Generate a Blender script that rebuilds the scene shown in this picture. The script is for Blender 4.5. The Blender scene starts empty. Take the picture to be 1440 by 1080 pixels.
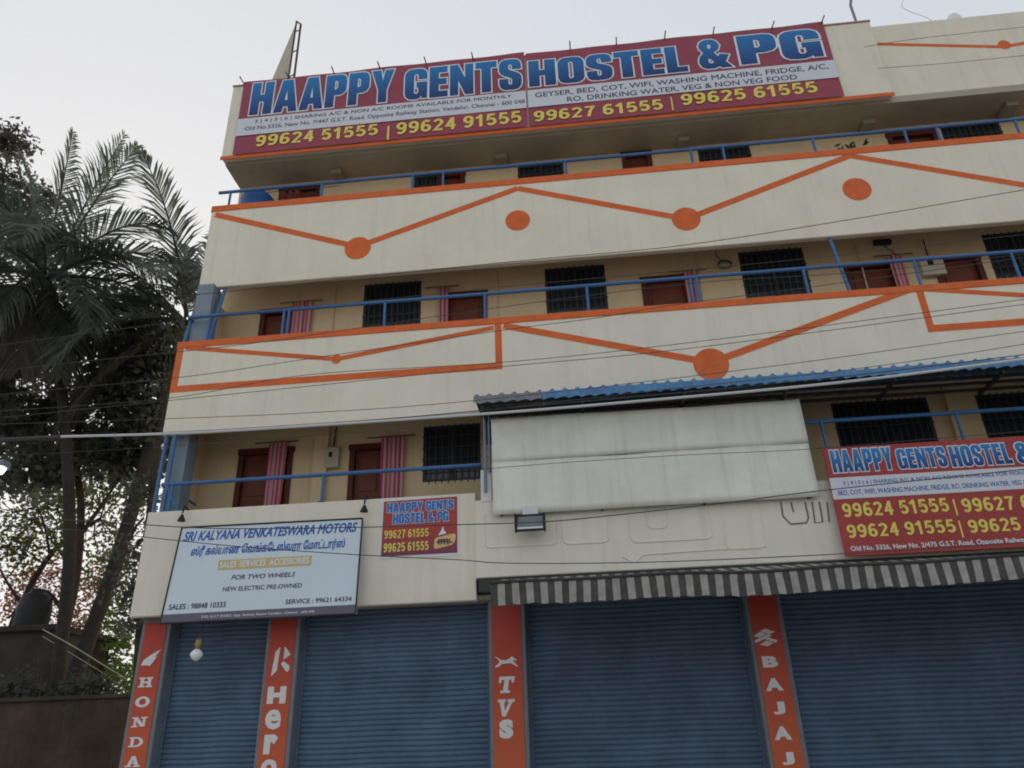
import bpy, math, random
from mathutils import Vector, Matrix
R = math.radians
random.seed(7)
S = bpy.context.scene
COL = S.collection

# ---------------------------------------------------------------- camera
CAM = Vector((0, -11.0, 1.6)); FPX = 1080.0
YAW, PITCH, ROLL = R(-4.854), R(25.714), R(-1.926)
_f = Vector((math.sin(YAW)*math.cos(PITCH), math.cos(YAW)*math.cos(PITCH), math.sin(PITCH)))
_r0 = Vector((math.cos(YAW), -math.sin(YAW), 0)); _u0 = _r0.cross(_f)
_r = _r0*math.cos(ROLL) + _u0*math.sin(ROLL); _u = _u0*math.cos(ROLL) - _r0*math.sin(ROLL)
cam = bpy.data.cameras.new('camera'); cam.lens = 27.0; cam.sensor_width = 36.0
cam.clip_start = 0.1; cam.clip_end = 2000
co = bpy.data.objects.new('camera', cam); COL.objects.link(co); S.camera = co
m3 = Matrix((_r, _u, -_f)).transposed()
co.matrix_world = Matrix.Translation(CAM) @ m3.to_4x4()

# ---------------------------------------------------------------- sky, sun, exposure
SUN_EL, SUN_AZ = 22.0, -34.0          # azimuth measured from +Y towards +X
w = bpy.data.worlds.new("World"); S.world = w; w.use_nodes = True
nt = w.node_tree
sky = nt.nodes.new('ShaderNodeTexSky'); sky.sky_type = 'NISHITA'; sky.sun_disc = False
sky.sun_elevation = R(SUN_EL); sky.sun_rotation = R(SUN_AZ)
sky.air_density = 1.0; sky.dust_density = 1.5; sky.ozone_density = 1.5; sky.altitude = 0
hs = nt.nodes.new('ShaderNodeHueSaturation'); hs.inputs['Saturation'].default_value = 1.3
nt.links.new(sky.outputs[0], hs.inputs['Color'])
bg = nt.nodes['Background']; bg.inputs['Strength'].default_value = 0.15
gm = nt.nodes.new('ShaderNodeGamma'); gm.inputs['Gamma'].default_value = 0.10      # thin even haze: evens the sky out
nt.links.new(hs.outputs[0], gm.inputs['Color']); nt.links.new(gm.outputs[0], bg.inputs['Color'])
sl = bpy.data.lights.new('sun', 'SUN'); sl.energy = 0.8; sl.angle = R(10); sl.color = (1, .93, .82)
so = bpy.data.objects.new('sun', sl); COL.objects.link(so)
_sd = Vector((math.sin(R(SUN_AZ))*math.cos(R(SUN_EL)), math.cos(R(SUN_AZ))*math.cos(R(SUN_EL)), math.sin(R(SUN_EL))))
so.rotation_euler = _sd.to_track_quat('Z', 'Y').to_euler()
S.cycles.filter_width = 1.9
S.view_settings.view_transform = 'Standard'; S.view_settings.look = 'None'
S.view_settings.exposure = 2.18; S.view_settings.gamma = 1.0; S.view_settings.use_curve_mapping = False

# ---------------------------------------------------------------- helpers
def W(px, py, Y=0.0):
    """world point at depth plane Y seen at photo pixel (1440 x 1080)"""
    d = _f*FPX + _r*(px-720) - _u*(py-540)
    return CAM + d*((Y - CAM.y)/d.y)
def X(px, py, Y=0.0): return W(px, py, Y).x
def Z(px, py, Y=0.0): return W(px, py, Y).z

ROOT = {}
class MB:
    def __init__(s): s.v = []; s.f = []; s.mi = []
    def add(s, vs, fs, mi=0):
        n = len(s.v); s.v += [tuple(p) for p in vs]
        for f in fs: s.f.append([n+i for i in f]); s.mi.append(mi)
        return s
    def box(s, x0, x1, y0, y1, z0, z1, mi=0):
        return s.add([(x0,y0,z0),(x1,y0,z0),(x1,y1,z0),(x0,y1,z0),(x0,y0,z1),(x1,y0,z1),(x1,y1,z1),(x0,y1,z1)],
                     [(0,3,2,1),(4,5,6,7),(0,1,5,4),(1,2,6,5),(2,3,7,6),(3,0,4,7)], mi)
    def bevbox(s, x0, x1, y0, y1, z0, z1, b=.01, mi=0):
        P = []
        for (y, i) in ((y0, b), (y0+b, 0), (y1-b, 0), (y1, b)):
            P += [(x0+i,y,z0+i),(x1-i,y,z0+i),(x1-i,y,z1-i),(x0+i,y,z1-i)]
        F = [(0,1,2,3),(15,14,13,12)]
        for k in range(3):
            for j in range(4):
                a = k*4+j; c = k*4+(j+1)%4; F.append((a, a+4, c+4, c))
        return s.add(P, F, mi)
    def tube(s, pts, r, n=8, cap=True, mi=0):
        pts = [Vector(p) for p in pts]; N = len(pts)
        rr = r if isinstance(r, (list, tuple)) else [r]*N
        vs = []; fs = []; up = None
        for i, p in enumerate(pts):
            t = (pts[min(i+1, N-1)] - pts[max(i-1, 0)]).normalized()
            if up is None:
                up = Vector((0,0,1)) if abs(t.z) < .9 else Vector((0,1,0))
            a = t.cross(up).normalized(); b = a.cross(t).normalized(); up = b
            for k in range(n):
                q = 2*math.pi*k/n
                vs.append(p + (a*math.cos(q) + b*math.sin(q))*rr[i])
        for i in range(N-1):
            for k in range(n):
                fs.append((i*n+k, i*n+(k+1)%n, (i+1)*n+(k+1)%n, (i+1)*n+k))
        if cap:
            fs.append(tuple(range(n-1, -1, -1))); fs.append(tuple((N-1)*n+k for k in range(n)))
        return s.add(vs, fs, mi)
    def lathe(s, c, prof, n=20, mi=0):
        vs = []; fs = []
        for (r, z) in prof:
            for k in range(n):
                q = 2*math.pi*k/n; vs.append((c[0]+r*math.cos(q), c[1]+r*math.sin(q), c[2]+z))
        for i in range(len(prof)-1):
            for k in range(n):
                fs.append((i*n+k, i*n+(k+1)%n, (i+1)*n+(k+1)%n, (i+1)*n+k))
        fs.append(tuple(range(n-1, -1, -1))); fs.append(tuple((len(prof)-1)*n+k for k in range(n)))
        return s.add(vs, fs, mi)
    def plate(s, xz, y, t=.003, mi=0):
        """polygon in the x-z plane, front face at y, thickness t going back"""
        a = sum(xz[i][0]*xz[(i+1)%len(xz)][1] - xz[(i+1)%len(xz)][0]*xz[i][1] for i in range(len(xz)))
        if a < 0: xz = xz[::-1]
        n = len(xz)
        vs = [(x, y, z) for x, z in xz] + [(x, y+t, z) for x, z in xz]
        fs = [tuple(range(n)), tuple(range(2*n-1, n-1, -1))]
        fs += [(i, i+n, (i+1)%n+n, (i+1)%n) for i in range(n)]
        return s.add(vs, fs, mi)
    def disc(s, c, y, r, t=.003, n=36):
        return s.plate([(c[0]+r*math.cos(2*math.pi*k/n), c[1]+r*math.sin(2*math.pi*k/n)) for k in range(n)], y, t)
    def bar(s, a, b, wd, y, t=.003):
        a = Vector(a); b = Vector(b); d = (b-a).normalized(); p = Vector((-d.y, d.x))*wd/2
        return s.plate([tuple(a-p), tuple(b-p), tuple(b+p), tuple(a+p)], y, t)
    def build(s, name, mats, parent=None, smooth=False):
        if not isinstance(mats, (list, tuple)): mats = [mats]
        off = ROOT.get(parent.name, Vector((0,0,0))) if parent else Vector((0,0,0))
        me = bpy.data.meshes.new(name)
        me.from_pydata([(p[0]-off.x, p[1]-off.y, p[2]-off.z) for p in s.v], [], s.f)
        for m in mats: me.materials.append(m)
        if len(mats) > 1: me.polygons.foreach_set('material_index', s.mi)
        if smooth: me.polygons.foreach_set('use_smooth', [True]*len(me.polygons))
        me.update()
        o = bpy.data.objects.new(name, me); COL.objects.link(o)
        if parent: o.parent = parent
        ROOT[o.name] = off
        return o
def tag(o, label=None, cat=None, group=None, kind=None):
    if label: o['label'] = label
    if cat: o['category'] = cat
    if group: o['group'] = group
    if kind: o['kind'] = kind
    return o
def thing(name, label, cat, loc, group=None):
    o = bpy.data.objects.new(name, None); COL.objects.link(o); o.location = loc
    o.empty_display_size = .2; ROOT[o.name] = Vector(loc)
    return tag(o, label, cat, group)
def single(mb, name, mat, label, cat, group=None, smooth=False):
    return tag(mb.build(name, mat, None, smooth), label, cat, group)

# ---------------------------------------------------------------- materials
def mat(name, col, rough=.8, var=.0, scale=4.0, bump=0.0, bscale=60, metal=0.0, spec=.3, dirt=None, streak=0.0):
    m = bpy.data.materials.new(name); m.use_nodes = True; t = m.node_tree; N = t.nodes; L = t.links
    b = N['Principled BSDF']; b.inputs['Roughness'].default_value = rough; b.inputs['Metallic'].default_value = metal
    b.inputs['Specular IOR Level'].default_value = spec
    tc = N.new('ShaderNodeTexCoord'); c = (*col, 1)
    last = None
    if var or streak:
        rgb = N.new('ShaderNodeRGB'); rgb.outputs[0].default_value = c; last = rgb.outputs[0]
        if var:
            n = N.new('ShaderNodeTexNoise'); n.inputs['Scale'].default_value = scale; n.inputs['Detail'].default_value = 6
            n.inputs['Roughness'].default_value = .65
            L.new(tc.outputs['Object'], n.inputs['Vector'])
            r = N.new('ShaderNodeMapRange'); r.inputs[1].default_value = .3; r.inputs[2].default_value = .7
            r.inputs[3].default_value = 1-var; r.inputs[4].default_value = 1+var*.6
            L.new(n.outputs[0], r.inputs[0])
            mx = N.new('ShaderNodeVectorMath'); mx.operation = 'SCALE'
            L.new(last, mx.inputs[0]); L.new(r.outputs[0], mx.inputs['Scale']); last = mx.outputs[0]
        if streak:
            mp = N.new('ShaderNodeMapping'); mp.inputs['Scale'].default_value = (5, 5, .35)
            L.new(tc.outputs['Object'], mp.inputs[0])
            n = N.new('ShaderNodeTexNoise'); n.inputs['Scale'].default_value = 1.6; n.inputs['Detail'].default_value = 5
            L.new(mp.outputs[0], n.inputs['Vector'])
            r = N.new('ShaderNodeMapRange'); r.inputs[1].default_value = .52; r.inputs[2].default_value = .78
            r.inputs[3].default_value = 0; r.inputs[4].default_value = streak
            L.new(n.outputs[0], r.inputs[0])
            mx = N.new('ShaderNodeMix'); mx.data_type = 'RGBA'
            L.new(r.outputs[0], mx.inputs['Factor']); L.new(last, mx.inputs['A'])
            mx.inputs['B'].default_value = (*(dirt or (.16,.13,.1)), 1); last = mx.outputs['Result']
        L.new(last, b.inputs['Base Color'])
    else: b.inputs['Base Color'].default_value = c
    if bump:
        n = N.new('ShaderNodeTexNoise'); n.inputs['Scale'].default_value = bscale; n.inputs['Detail'].default_value = 4
        L.new(tc.outputs['Object'], n.inputs['Vector'])
        bp = N.new('ShaderNodeBump'); bp.inputs['Strength'].default_value = bump; bp.inputs['Distance'].default_value = .02
        L.new(n.outputs[0], bp.inputs['Height']); L.new(bp.outputs[0], b.inputs['Normal'])
    return m
def grad_mat(name, z0, c0, z1, c1, rough=.5, spec=.3):
    """print whose ink runs from colour c0 at world height z0 to c1 at z1"""
    m = bpy.data.materials.new(name); m.use_nodes = True; t = m.node_tree; N = t.nodes; L = t.links
    b = N['Principled BSDF']; b.inputs['Roughness'].default_value = rough; b.inputs['Specular IOR Level'].default_value = spec
    g = N.new('ShaderNodeNewGeometry'); s = N.new('ShaderNodeSeparateXYZ'); L.new(g.outputs['Position'], s.inputs[0])
    r = N.new('ShaderNodeMapRange'); r.inputs[1].default_value = z0; r.inputs[2].default_value = z1
    L.new(s.outputs[2], r.inputs[0])
    x = N.new('ShaderNodeMix'); x.data_type = 'RGBA'; L.new(r.outputs[0], x.inputs['Factor'])
    x.inputs['A'].default_value = (*c0, 1); x.inputs['B'].default_value = (*c1, 1)
    L.new(x.outputs['Result'], b.inputs['Base Color'])
    return m
def leaf_mat(name, c0, c1, transl=.35, rough=.5, scale=3.0):
    m = bpy.data.materials.new(name); m.use_nodes = True; t = m.node_tree; N = t.nodes; L = t.links
    b = N['Principled BSDF']; b.inputs['Roughness'].default_value = rough; b.inputs['Specular IOR Level'].default_value = .35
    tc = N.new('ShaderNodeTexCoord'); n = N.new('ShaderNodeTexNoise'); n.inputs['Scale'].default_value = scale; n.inputs['Detail'].default_value = 3
    L.new(tc.outputs['Object'], n.inputs['Vector'])
    r = N.new('ShaderNodeMapRange'); r.inputs[1].default_value = .35; r.inputs[2].default_value = .65; L.new(n.outputs[0], r.inputs[0])
    x = N.new('ShaderNodeMix'); x.data_type = 'RGBA'; L.new(r.outputs[0], x.inputs['Factor'])
    x.inputs['A'].default_value = (*c0, 1); x.inputs['B'].default_value = (*c1, 1)
    L.new(x.outputs['Result'], b.inputs['Base Color'])
    tr = N.new('ShaderNodeBsdfTranslucent'); L.new(x.outputs['Result'], tr.inputs[0])
    ms = N.new('ShaderNodeMixShader'); ms.inputs[0].default_value = transl
    L.new(b.outputs[0], ms.inputs[1]); L.new(tr.outputs[0], ms.inputs[2])
    L.new(ms.outputs[0], N['Material Output'].inputs[0])
    return m
def stripe_mat(name, ca, cb, period, axis=0, rough=.8, duty=.5, wob=0.0):
    m = bpy.data.materials.new(name); m.use_nodes = True; t = m.node_tree; N = t.nodes; L = t.links
    b = N['Principled BSDF']; b.inputs['Roughness'].default_value = rough; b.inputs['Specular IOR Level'].default_value = .1
    g = N.new('ShaderNodeNewGeometry'); s = N.new('ShaderNodeSeparateXYZ'); L.new(g.outputs['Position'], s.inputs[0])
    d = N.new('ShaderNodeMath'); d.operation = 'DIVIDE'; d.inputs[1].default_value = period; L.new(s.outputs[axis], d.inputs[0])
    fr = N.new('ShaderNodeMath'); fr.operation = 'FRACT'; L.new(d.outputs[0], fr.inputs[0])
    gt = N.new('ShaderNodeMath'); gt.operation = 'GREATER_THAN'; gt.inputs[1].default_value = duty; L.new(fr.outputs[0], gt.inputs[0])
    x = N.new('ShaderNodeMix'); x.data_type = 'RGBA'; L.new(gt.outputs[0], x.inputs['Factor'])
    x.inputs['A'].default_value = (*ca, 1); x.inputs['B'].default_value = (*cb, 1)
    L.new(x.outputs['Result'], b.inputs['Base Color'])
    return m

CREAM = mat('cream_paint', (.80,.74,.63), .75, .07, 1.2, .15, 35, streak=.14, dirt=(.3,.27,.22))
CREAM2 = mat('cream_panel', (.79,.75,.65), .6, .05, 1.6, .05, 20, streak=.16, dirt=(.3,.26,.2))
TAN = mat('tan_wall_paint', (.72,.57,.37), .8, .08, 1.5, .1, 40, streak=.12, dirt=(.2,.15,.09))
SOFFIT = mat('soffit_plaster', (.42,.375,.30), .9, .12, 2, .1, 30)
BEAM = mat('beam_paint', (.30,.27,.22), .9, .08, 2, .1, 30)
ORANGE = mat('orange_paint', (.72,.15,.04), .7, .16, 5, .08, 40, streak=.3, dirt=(.52,.22,.11))
BLUE = mat('blue_enamel', (.045,.145,.35), .45, .12, 8, 0, spec=.5)
GREYBLUE = mat('grey_blue_paint', (.22,.27,.33), .7, .1, 3, .05)
SHUT = mat('shutter_paint', (.088,.138,.22), .55, .28, 1.6, 0, streak=.3, dirt=(.09,.10,.12), spec=.4)
PILLAR = mat('pillar_metal', (.19,.21,.24), .5, .15, 5)
DOOR = mat('door_paint', (.16,.045,.025), .5, .2, 4)
DFRAME = mat('door_frame_wood', (.1,.022,.015), .6, .1, 6)
GLASS = mat('window_glass', (.03,.036,.045), .12, spec=.5)
GRILLE = mat('window_grille', (.045,.055,.07), .6, .1, 10)
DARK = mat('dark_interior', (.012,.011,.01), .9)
WHITE = mat('white_board', (.81,.815,.735), .55, .12, 1.3, .5, 2.2, streak=.3, dirt=(.42,.40,.32))
WHITE2 = mat('white_paint', (.72,.73,.74), .6, .05, 4)
STEEL = mat('dark_steel', (.06,.06,.06), .6, .1, 10, metal=.4)
RUST = mat('rusty_steel', (.09,.06,.045), .8, .25, 9)
BLACK = mat('black_plastic', (.018,.018,.02), .6, .1, 6)
WIRE = mat('cable_black', (.07,.07,.075), .7)
WIRET = mat('cable_tan', (.36,.32,.24), .6)
WIREL = mat('cable_light', (.62,.62,.64), .5)
MAROON = mat('banner_maroon', (.32,.055,.09), .42, .12, 1.2, .5, 2.5)
RED = mat('banner_red', (.38,.05,.048), .42, .15, 1.6, .5, 2.5)
STRIP = mat('banner_white', (.66,.68,.76), .45, .03, 3)
OUTL = mat('print_white', (.74,.78,.84), .45)
PALEB = mat('print_pale_blue', (.5,.66,.82), .45)
YEL = mat('print_yellow', (.80,.68,.14), .45, .05, 5)
INK = mat('print_dark_ink', (.05,.045,.1), .5)
INKB = mat('print_blue_ink', (.04,.12,.42), .5)
LBLUE = mat('board_pale_blue', (.64,.73,.82), .4, .04, 2)
GOLD = mat('print_gold', (.58,.46,.2), .5)
PURP = mat('print_grey_purple', (.14,.12,.17), .5)
LETW = mat('vinyl_white', (.72,.72,.74), .5)
PILR = grad_mat('pillar_vinyl', 1.55, (.56,.115,.045), 3.4, (.46,.055,.04))
CURT = stripe_mat('curtain_cloth', (.42,.11,.15), (.60,.36,.40), .075)

# ---------------------------------------------------------------- the setting: ground, road, pavement
ASPH = mat('pale_bounce_road', (.30,.285,.26), .9, .25, 3, .3, 60)  # unseen road, made pale to bounce more light onto the facade
SOIL = mat('dry_soil', (.34,.29,.22), .95, .3, .8, .3, 8)  # unseen soil, lightened for the same bounce
PAVE = mat('pavement_concrete', (.38,.36,.33), .9, .2, 2, .2, 20)
LINE = mat('road_paint', (.75,.75,.72), .7, .2, 6)
tag(MB().add([(-400,-400,0),(400,-400,0),(400,400,0),(-400,400,0)], [(0,1,2,3)]).build('ground', SOIL), kind='structure')
tag(MB().add([(-200,-24,.004),(200,-24,.004),(200,-5,.004),(-200,-5,.004)], [(0,1,2,3)]).build('road', ASPH), kind='structure')
lm = MB()
for k in range(-20, 21):
    lm.add([(k*6,-14.6,.008),(k*6+3,-14.6,.008),(k*6+3,-14.45,.008),(k*6,-14.45,.008)], [(0,1,2,3)])
tag(lm.build('road_marking', LINE), kind='structure')
tag(MB().box(-200,200,-5,-4.8,0,.15).build('kerb', PAVE), kind='structure')
tag(MB().box(-200,200,-4.8,.1,0,.14).build('pavement', PAVE), kind='structure')

# ---------------------------------------------------------------- the building
XL, XR, YB, YR = -6.67, 13.0, 10.0, 1.15          # left, right, back, plane of the room walls
bld = thing('hostel_building', 'four storey cream hostel building with orange zigzag bands, blue balcony rails and closed blue shutters', 'building', (0, .3, 0))
Z1b, Z1t = 3.57, 5.15
Z2b, Z2t = 6.46, 8.15
Y3 = .32; Z3b, Z3t = 9.46, 11.33
ZB0, ZB1 = 12.53, 14.5
F1, F2, F3, CEIL = 4.15, 7.15, 10.2, 12.47

# shell
sh = MB()
sh.box(XL+.05, XL+.25, YR+.16, YB, 0, 12.6); sh.box(XR-.25, XR, YR+.16, YB, 0, 12.6); sh.box(XL+.25, XR-.25, YB-.2, YB, 0, 12.6)
sh.box(XL+.05, XL+.25, .5, YR+.16, 0, 3.56)
sh.build('outer_wall', CREAM, bld)
for z, y in ((F1, .125), (F2, .125), (F3, Y3+.125)):
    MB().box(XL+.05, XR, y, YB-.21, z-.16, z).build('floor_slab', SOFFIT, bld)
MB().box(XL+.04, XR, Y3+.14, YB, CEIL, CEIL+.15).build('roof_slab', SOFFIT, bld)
# a wall with openings
def wall_holes(mb, x0, x1, z0, z1, y, holes, depth=.14):
    xs = sorted({x0, x1, *[h[0] for h in holes], *[h[1] for h in holes]})
    zs = sorted({z0, z1, *[h[2] for h in holes], *[h[3] for h in holes]})
    for i in range(len(xs)-1):
        for j in range(len(zs)-1):
            cx = (xs[i]+xs[i+1])/2; cz = (zs[j]+zs[j+1])/2
            if any(h[0] < cx < h[1] and h[2] < cz < h[3] for h in holes): continue
            mb.add([(xs[i],y,zs[j]),(xs[i+1],y,zs[j]),(xs[i+1],y,zs[j+1]),(xs[i],y,zs[j+1])], [(0,1,2,3)])
    for a, b, c, d in holes:
        e = y+depth
        mb.add([(a,y,c),(b,y,c),(b,y,d),(a,y,d),(a,e,c),(b,e,c),(b,e,d),(a,e,d)],
               [(0,4,5,1),(1,5,6,2),(2,6,7,3),(3,7,4,0)])
DOORS = []; WINS = []
def opening(pxl, pxr, pyt, pyb, kind, floor, ztop=None, zb=None):
    ym = (pyt+pyb)/2
    a, b = X(pxl, ym, YR), X(pxr, ym, YR); t = ztop or Z((pxl+pxr)/2, pyt, YR)
    z0 = floor+.001 if kind == 'door' else (zb if zb else floor+.85)
    (DOORS if kind == 'door' else WINS).append((a, b, z0, t, floor))
    return (a, b, z0, t)
D1 = F1+2.28; D2 = F2+2.1; D3 = F3+2.05
h1 = [opening(335,407,634,712,'door',F1), opening(493,540,628,700,'door',F1),
      opening(595,676,597,672,'win',F1,zb=Z(635,676,YR)),
      opening(1173,1312,562,620,'win',F1,zb=F1+.3), opening(1378,1520,550,612,'win',F1,zb=F1+.3), opening(760,860,600,700,'win',F1), opening(940,1010,590,700,'door',F1)]
h2 = [opening(368,425,437,470,'door',F2), opening(511,592,397,457,'win',F2), opening(622,683,414,450,'door',F2),
      opening(767,853,374,437,'win',F2), opening(905,972,391,426,'door',F2), opening(1042,1136,350,413,'win',F2),
      opening(1189,1262,372,401,'door',F2), opening(1316,1380,362,392,'door',F2), opening(1388,1480,325,385,'win',F2)]
h3 = [opening(395,450,264,282,'door',F3), opening(582,616,246,267,'win',F3), opening(617,652,245,265,'door',F3), opening(728,793,230,254,'win',F3),
      opening(877,915,216,240,'door',F3), opening(982,1057,206,232,'win',F3), opening(1250,1318,188,204,'door',F3),
      opening(1323,1410,173,196,'win',F3)]
wl = MB()
wall_holes(wl, XL+.05, XR, F1, F2-.16, YR, h1); wl.build('room_wall', TAN, bld)
wl = MB(); wall_holes(wl, XL+.05, XR, F2, F3-.16, YR, h2); wl.build('room_wall', TAN, bld)
wl = MB(); wall_holes(wl, XL+.05, XR, F3, CEIL, YR, h3); wl.build('room_wall', TAN, bld)
# near-black sheets behind, the rooms' darkness put into their colour
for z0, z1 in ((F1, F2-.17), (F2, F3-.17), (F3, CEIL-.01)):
    MB().box(XL+.3, XR-.3, 3.2, 3.25, z0+.01, z1).build('room_dark_sheet', DARK, bld)
for a, b, z0, t, fl in DOORS:
    d = MB(); d.box(a+.06, b-.06, YR+.07, YR+.11, z0+.01, t-.06)
    for q in range(3):                                    # raised panels
        zz = z0+.12+q*(t-z0-.2)/3
        d.bevbox(a+.14, b-.14, YR+.058, YR+.071, zz, zz+(t-z0-.2)/3-.1, .008)
    dp = d.build('door', DOOR, bld)
    fr = MB(); fr.box(a-.03, a+.06, YR-.03, YR+.12, z0, t); fr.box(b-.06, b+.03, YR-.03, YR+.12, z0, t); fr.box(a-.05, b+.05, YR-.033, YR+.12, t-.06, t+.045)
    fr.build('door_frame', DFRAME, dp)
    MB().bevbox(b-.2, b-.1, YR+.03, YR+.058, z0+1.0, z0+1.04, .006).build('handle', STEEL, dp)
for a, b, z0, t, fl in WINS:
    fr = MB(); w_ = .05
    fr.box(a, a+w_, YR+.03, YR+.1, z0, t); fr.box(b-w_, b, YR+.03, YR+.1, z0, t); fr.box(a+w_, b-w_, YR+.03, YR+.1, t-w_, t); fr.box(a+w_, b-w_, YR+.03, YR+.1, z0, z0+w_)
    mid = (a+b)/2; fr.box(mid-.025, mid+.025, YR+.032, YR+.098, z0+w_, t-w_)
    wf = fr.build('window', GRILLE, bld)
    MB().box(a+.01, b-.01, YR+.075, YR+.083, z0+.01, t-.01).build('window_pane', GLASS, wf)
    g = MB(); n = max(6, int((b-a)/.11))
    for k in range(1, n):
        xx = a+(b-a)*k/n; g.box(xx-.007, xx+.007, YR-.012, YR+.002, z0-.04, t+.01)
    for k in range(1, 5):
        zz = z0+(t-z0)*k/5; g.box(a-.02, b+.02, YR-.004, YR+.008, zz-.008, zz+.008)
    g.build('grille', GRILLE, wf)

# parapets
def parapet(x0, x1, y, z0, z1, t=.12, name='parapet'):
    return MB().bevbox(x0, x1, y, y+t, z0, z1, .012).build(name, CREAM, bld)
p1 = parapet(XL, -1.54, 0, Z1b, Z1t)
p2 = parapet(XL, XR, 0, Z2b, Z2t)
p3 = parapet(XL, XR, Y3, Z3b, Z3t)
# soffits closing the overhang under each parapet
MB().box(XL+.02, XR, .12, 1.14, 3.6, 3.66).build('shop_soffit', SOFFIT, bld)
def xz(px, py, Y): p = W(px, py, Y); return (p.x, p.z)
# painted pattern, third band
pat = MB(); y = Y3-.003
def zig(mb, pts, wd, Y, y0):
    q = [xz(a, b, Y) for a, b in pts]
    for i in range(len(q)-1): mb.bar(q[i], q[i+1], wd, y0-.0008*(i % 2), .004)
z3 = MB(); z3.bevbox(XL-.012, XR, Y3-.014, Y3+.135, 11.2, Z3t+.012, .01)
z3.build('coping_band', ORANGE, p3)
zig(pat, [(303,302),(503,347),(728,265),(965,308),(1195,219),(1450,262),(1640,205)], .115, Y3, Y3-.004)
for (a, b, r) in ((503,349,.245),(728,310,.225),(965,308,.25),(1205,266,.245),(1468,263,.245)):
    pat.disc(xz(a, b, Y3), Y3-.0065, r, .006)
pat.build('painted_zigzag', ORANGE, p3)
# second band
MB().bevbox(XL-.012, XR, -.014, .134, Z2t-.115, Z2t+.012, .01).build('coping_band', ORANGE, p2)
pat = MB()
zl = Z(460, 532, 0)
xa, xb = XL, X(701, 485, 0)
pat.plate([(xa,Z2t-.115),(xa+.115,Z2t-.115),(xa+.115,zl+.06),(xa,zl+.06)], -.004, .004)
pat.plate([(xb-.055,Z2t-.115),(xb+.055,Z2t-.115),(xb+.055,zl+.06),(xb-.055,zl+.06)], -.004, .004)
pat.plate([(xa,zl-.06),(xb+.055,zl-.06),(xb+.055,zl+.06),(xa,zl+.06)], -.0045, .0045)
zig(pat, [(262,489),(473,505),(694,461)], .08, 0, -.0055)
pat.disc(xz(473,505,0), -.0085, .085, .006)
zig(pat, [(708,458),(1000,510),(1287,404)], .115, 0, -.0055)
pat.disc(xz(1000,512,0), -.0085, .275, .006)
xc = X(1301, 435, 0); zr = Z(1380, 457, 0)
pat.plate([(xc-.055,Z2t-.115),(xc+.055,Z2t-.115),(xc+.055,zr+.06),(xc-.055,zr+.06)], -.004, .004)
pat.plate([(xc-.055,zr-.06),(XR,zr-.06),(XR,zr+.06),(xc-.055,zr+.06)], -.0045, .0045)
zig(pat, [(1303,407),(1470,417),(1700,370)], .08, 0, -.0055)
pat.build('painted_zigzag', ORANGE, p2)

# roof sign block and the parapet to its right
XBR = X(1256, 130, Y3)
sb = MB().bevbox(XL, XBR, Y3, Y3+.5, ZB0+.03, ZB1, .012).build('roof_sign_wall', CREAM, bld)
MB().bevbox(XL-.01, XBR+.012, Y3-.02, Y3-.001, ZB0-.04, ZB0+.055, .008).build('drip_band', ORANGE, sb)
MB().bevbox(XL-.01, XBR+.012, Y3-.02, Y3+.5, ZB1+.001, ZB1+.04, .008).build('coping_band', mat('pink_coping', (.5,.3,.24), .8, .1, 5), sb)
YF = .5
rf = MB().bevbox(XBR+.014, XR, YF, YF+.2, Z(1256,143,YF), Z(1228,37,YF), .012).build('roof_parapet', CREAM, bld)
pat = MB(); zig(pat, [(1234,62),(1410,66),(1560,40)], .075, YF, YF-.004); pat.disc(xz(1412,63,YF), YF-.007, .115, .006)
pat.build('painted_zigzag', ORANGE, rf)
# ceiling beams over the top balcony
for px, py in ((472,232),(704,210),(960,186),(1222,165),(1418,143)):
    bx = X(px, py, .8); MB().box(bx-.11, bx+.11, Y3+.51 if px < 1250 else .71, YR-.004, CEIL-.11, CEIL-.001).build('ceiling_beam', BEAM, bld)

# roof edge arms pointing out over the street
for px, py in ((343,115),(406,110),(470,103),(535,98),(600,93),(666,87),(802,69),(867,60),(935,57),(1003,50),(1085,41),(1155,33)):
    p = W(px, py+2, Y3-.03)
    MB().tube([(p.x, Y3+.1, ZB1+.045), (p.x+random.uniform(-.02,.02), Y3-.22, ZB1+.05+random.uniform(-.02,.03))], .014, 6).build('banner_arm', STEEL, bld)

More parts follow.
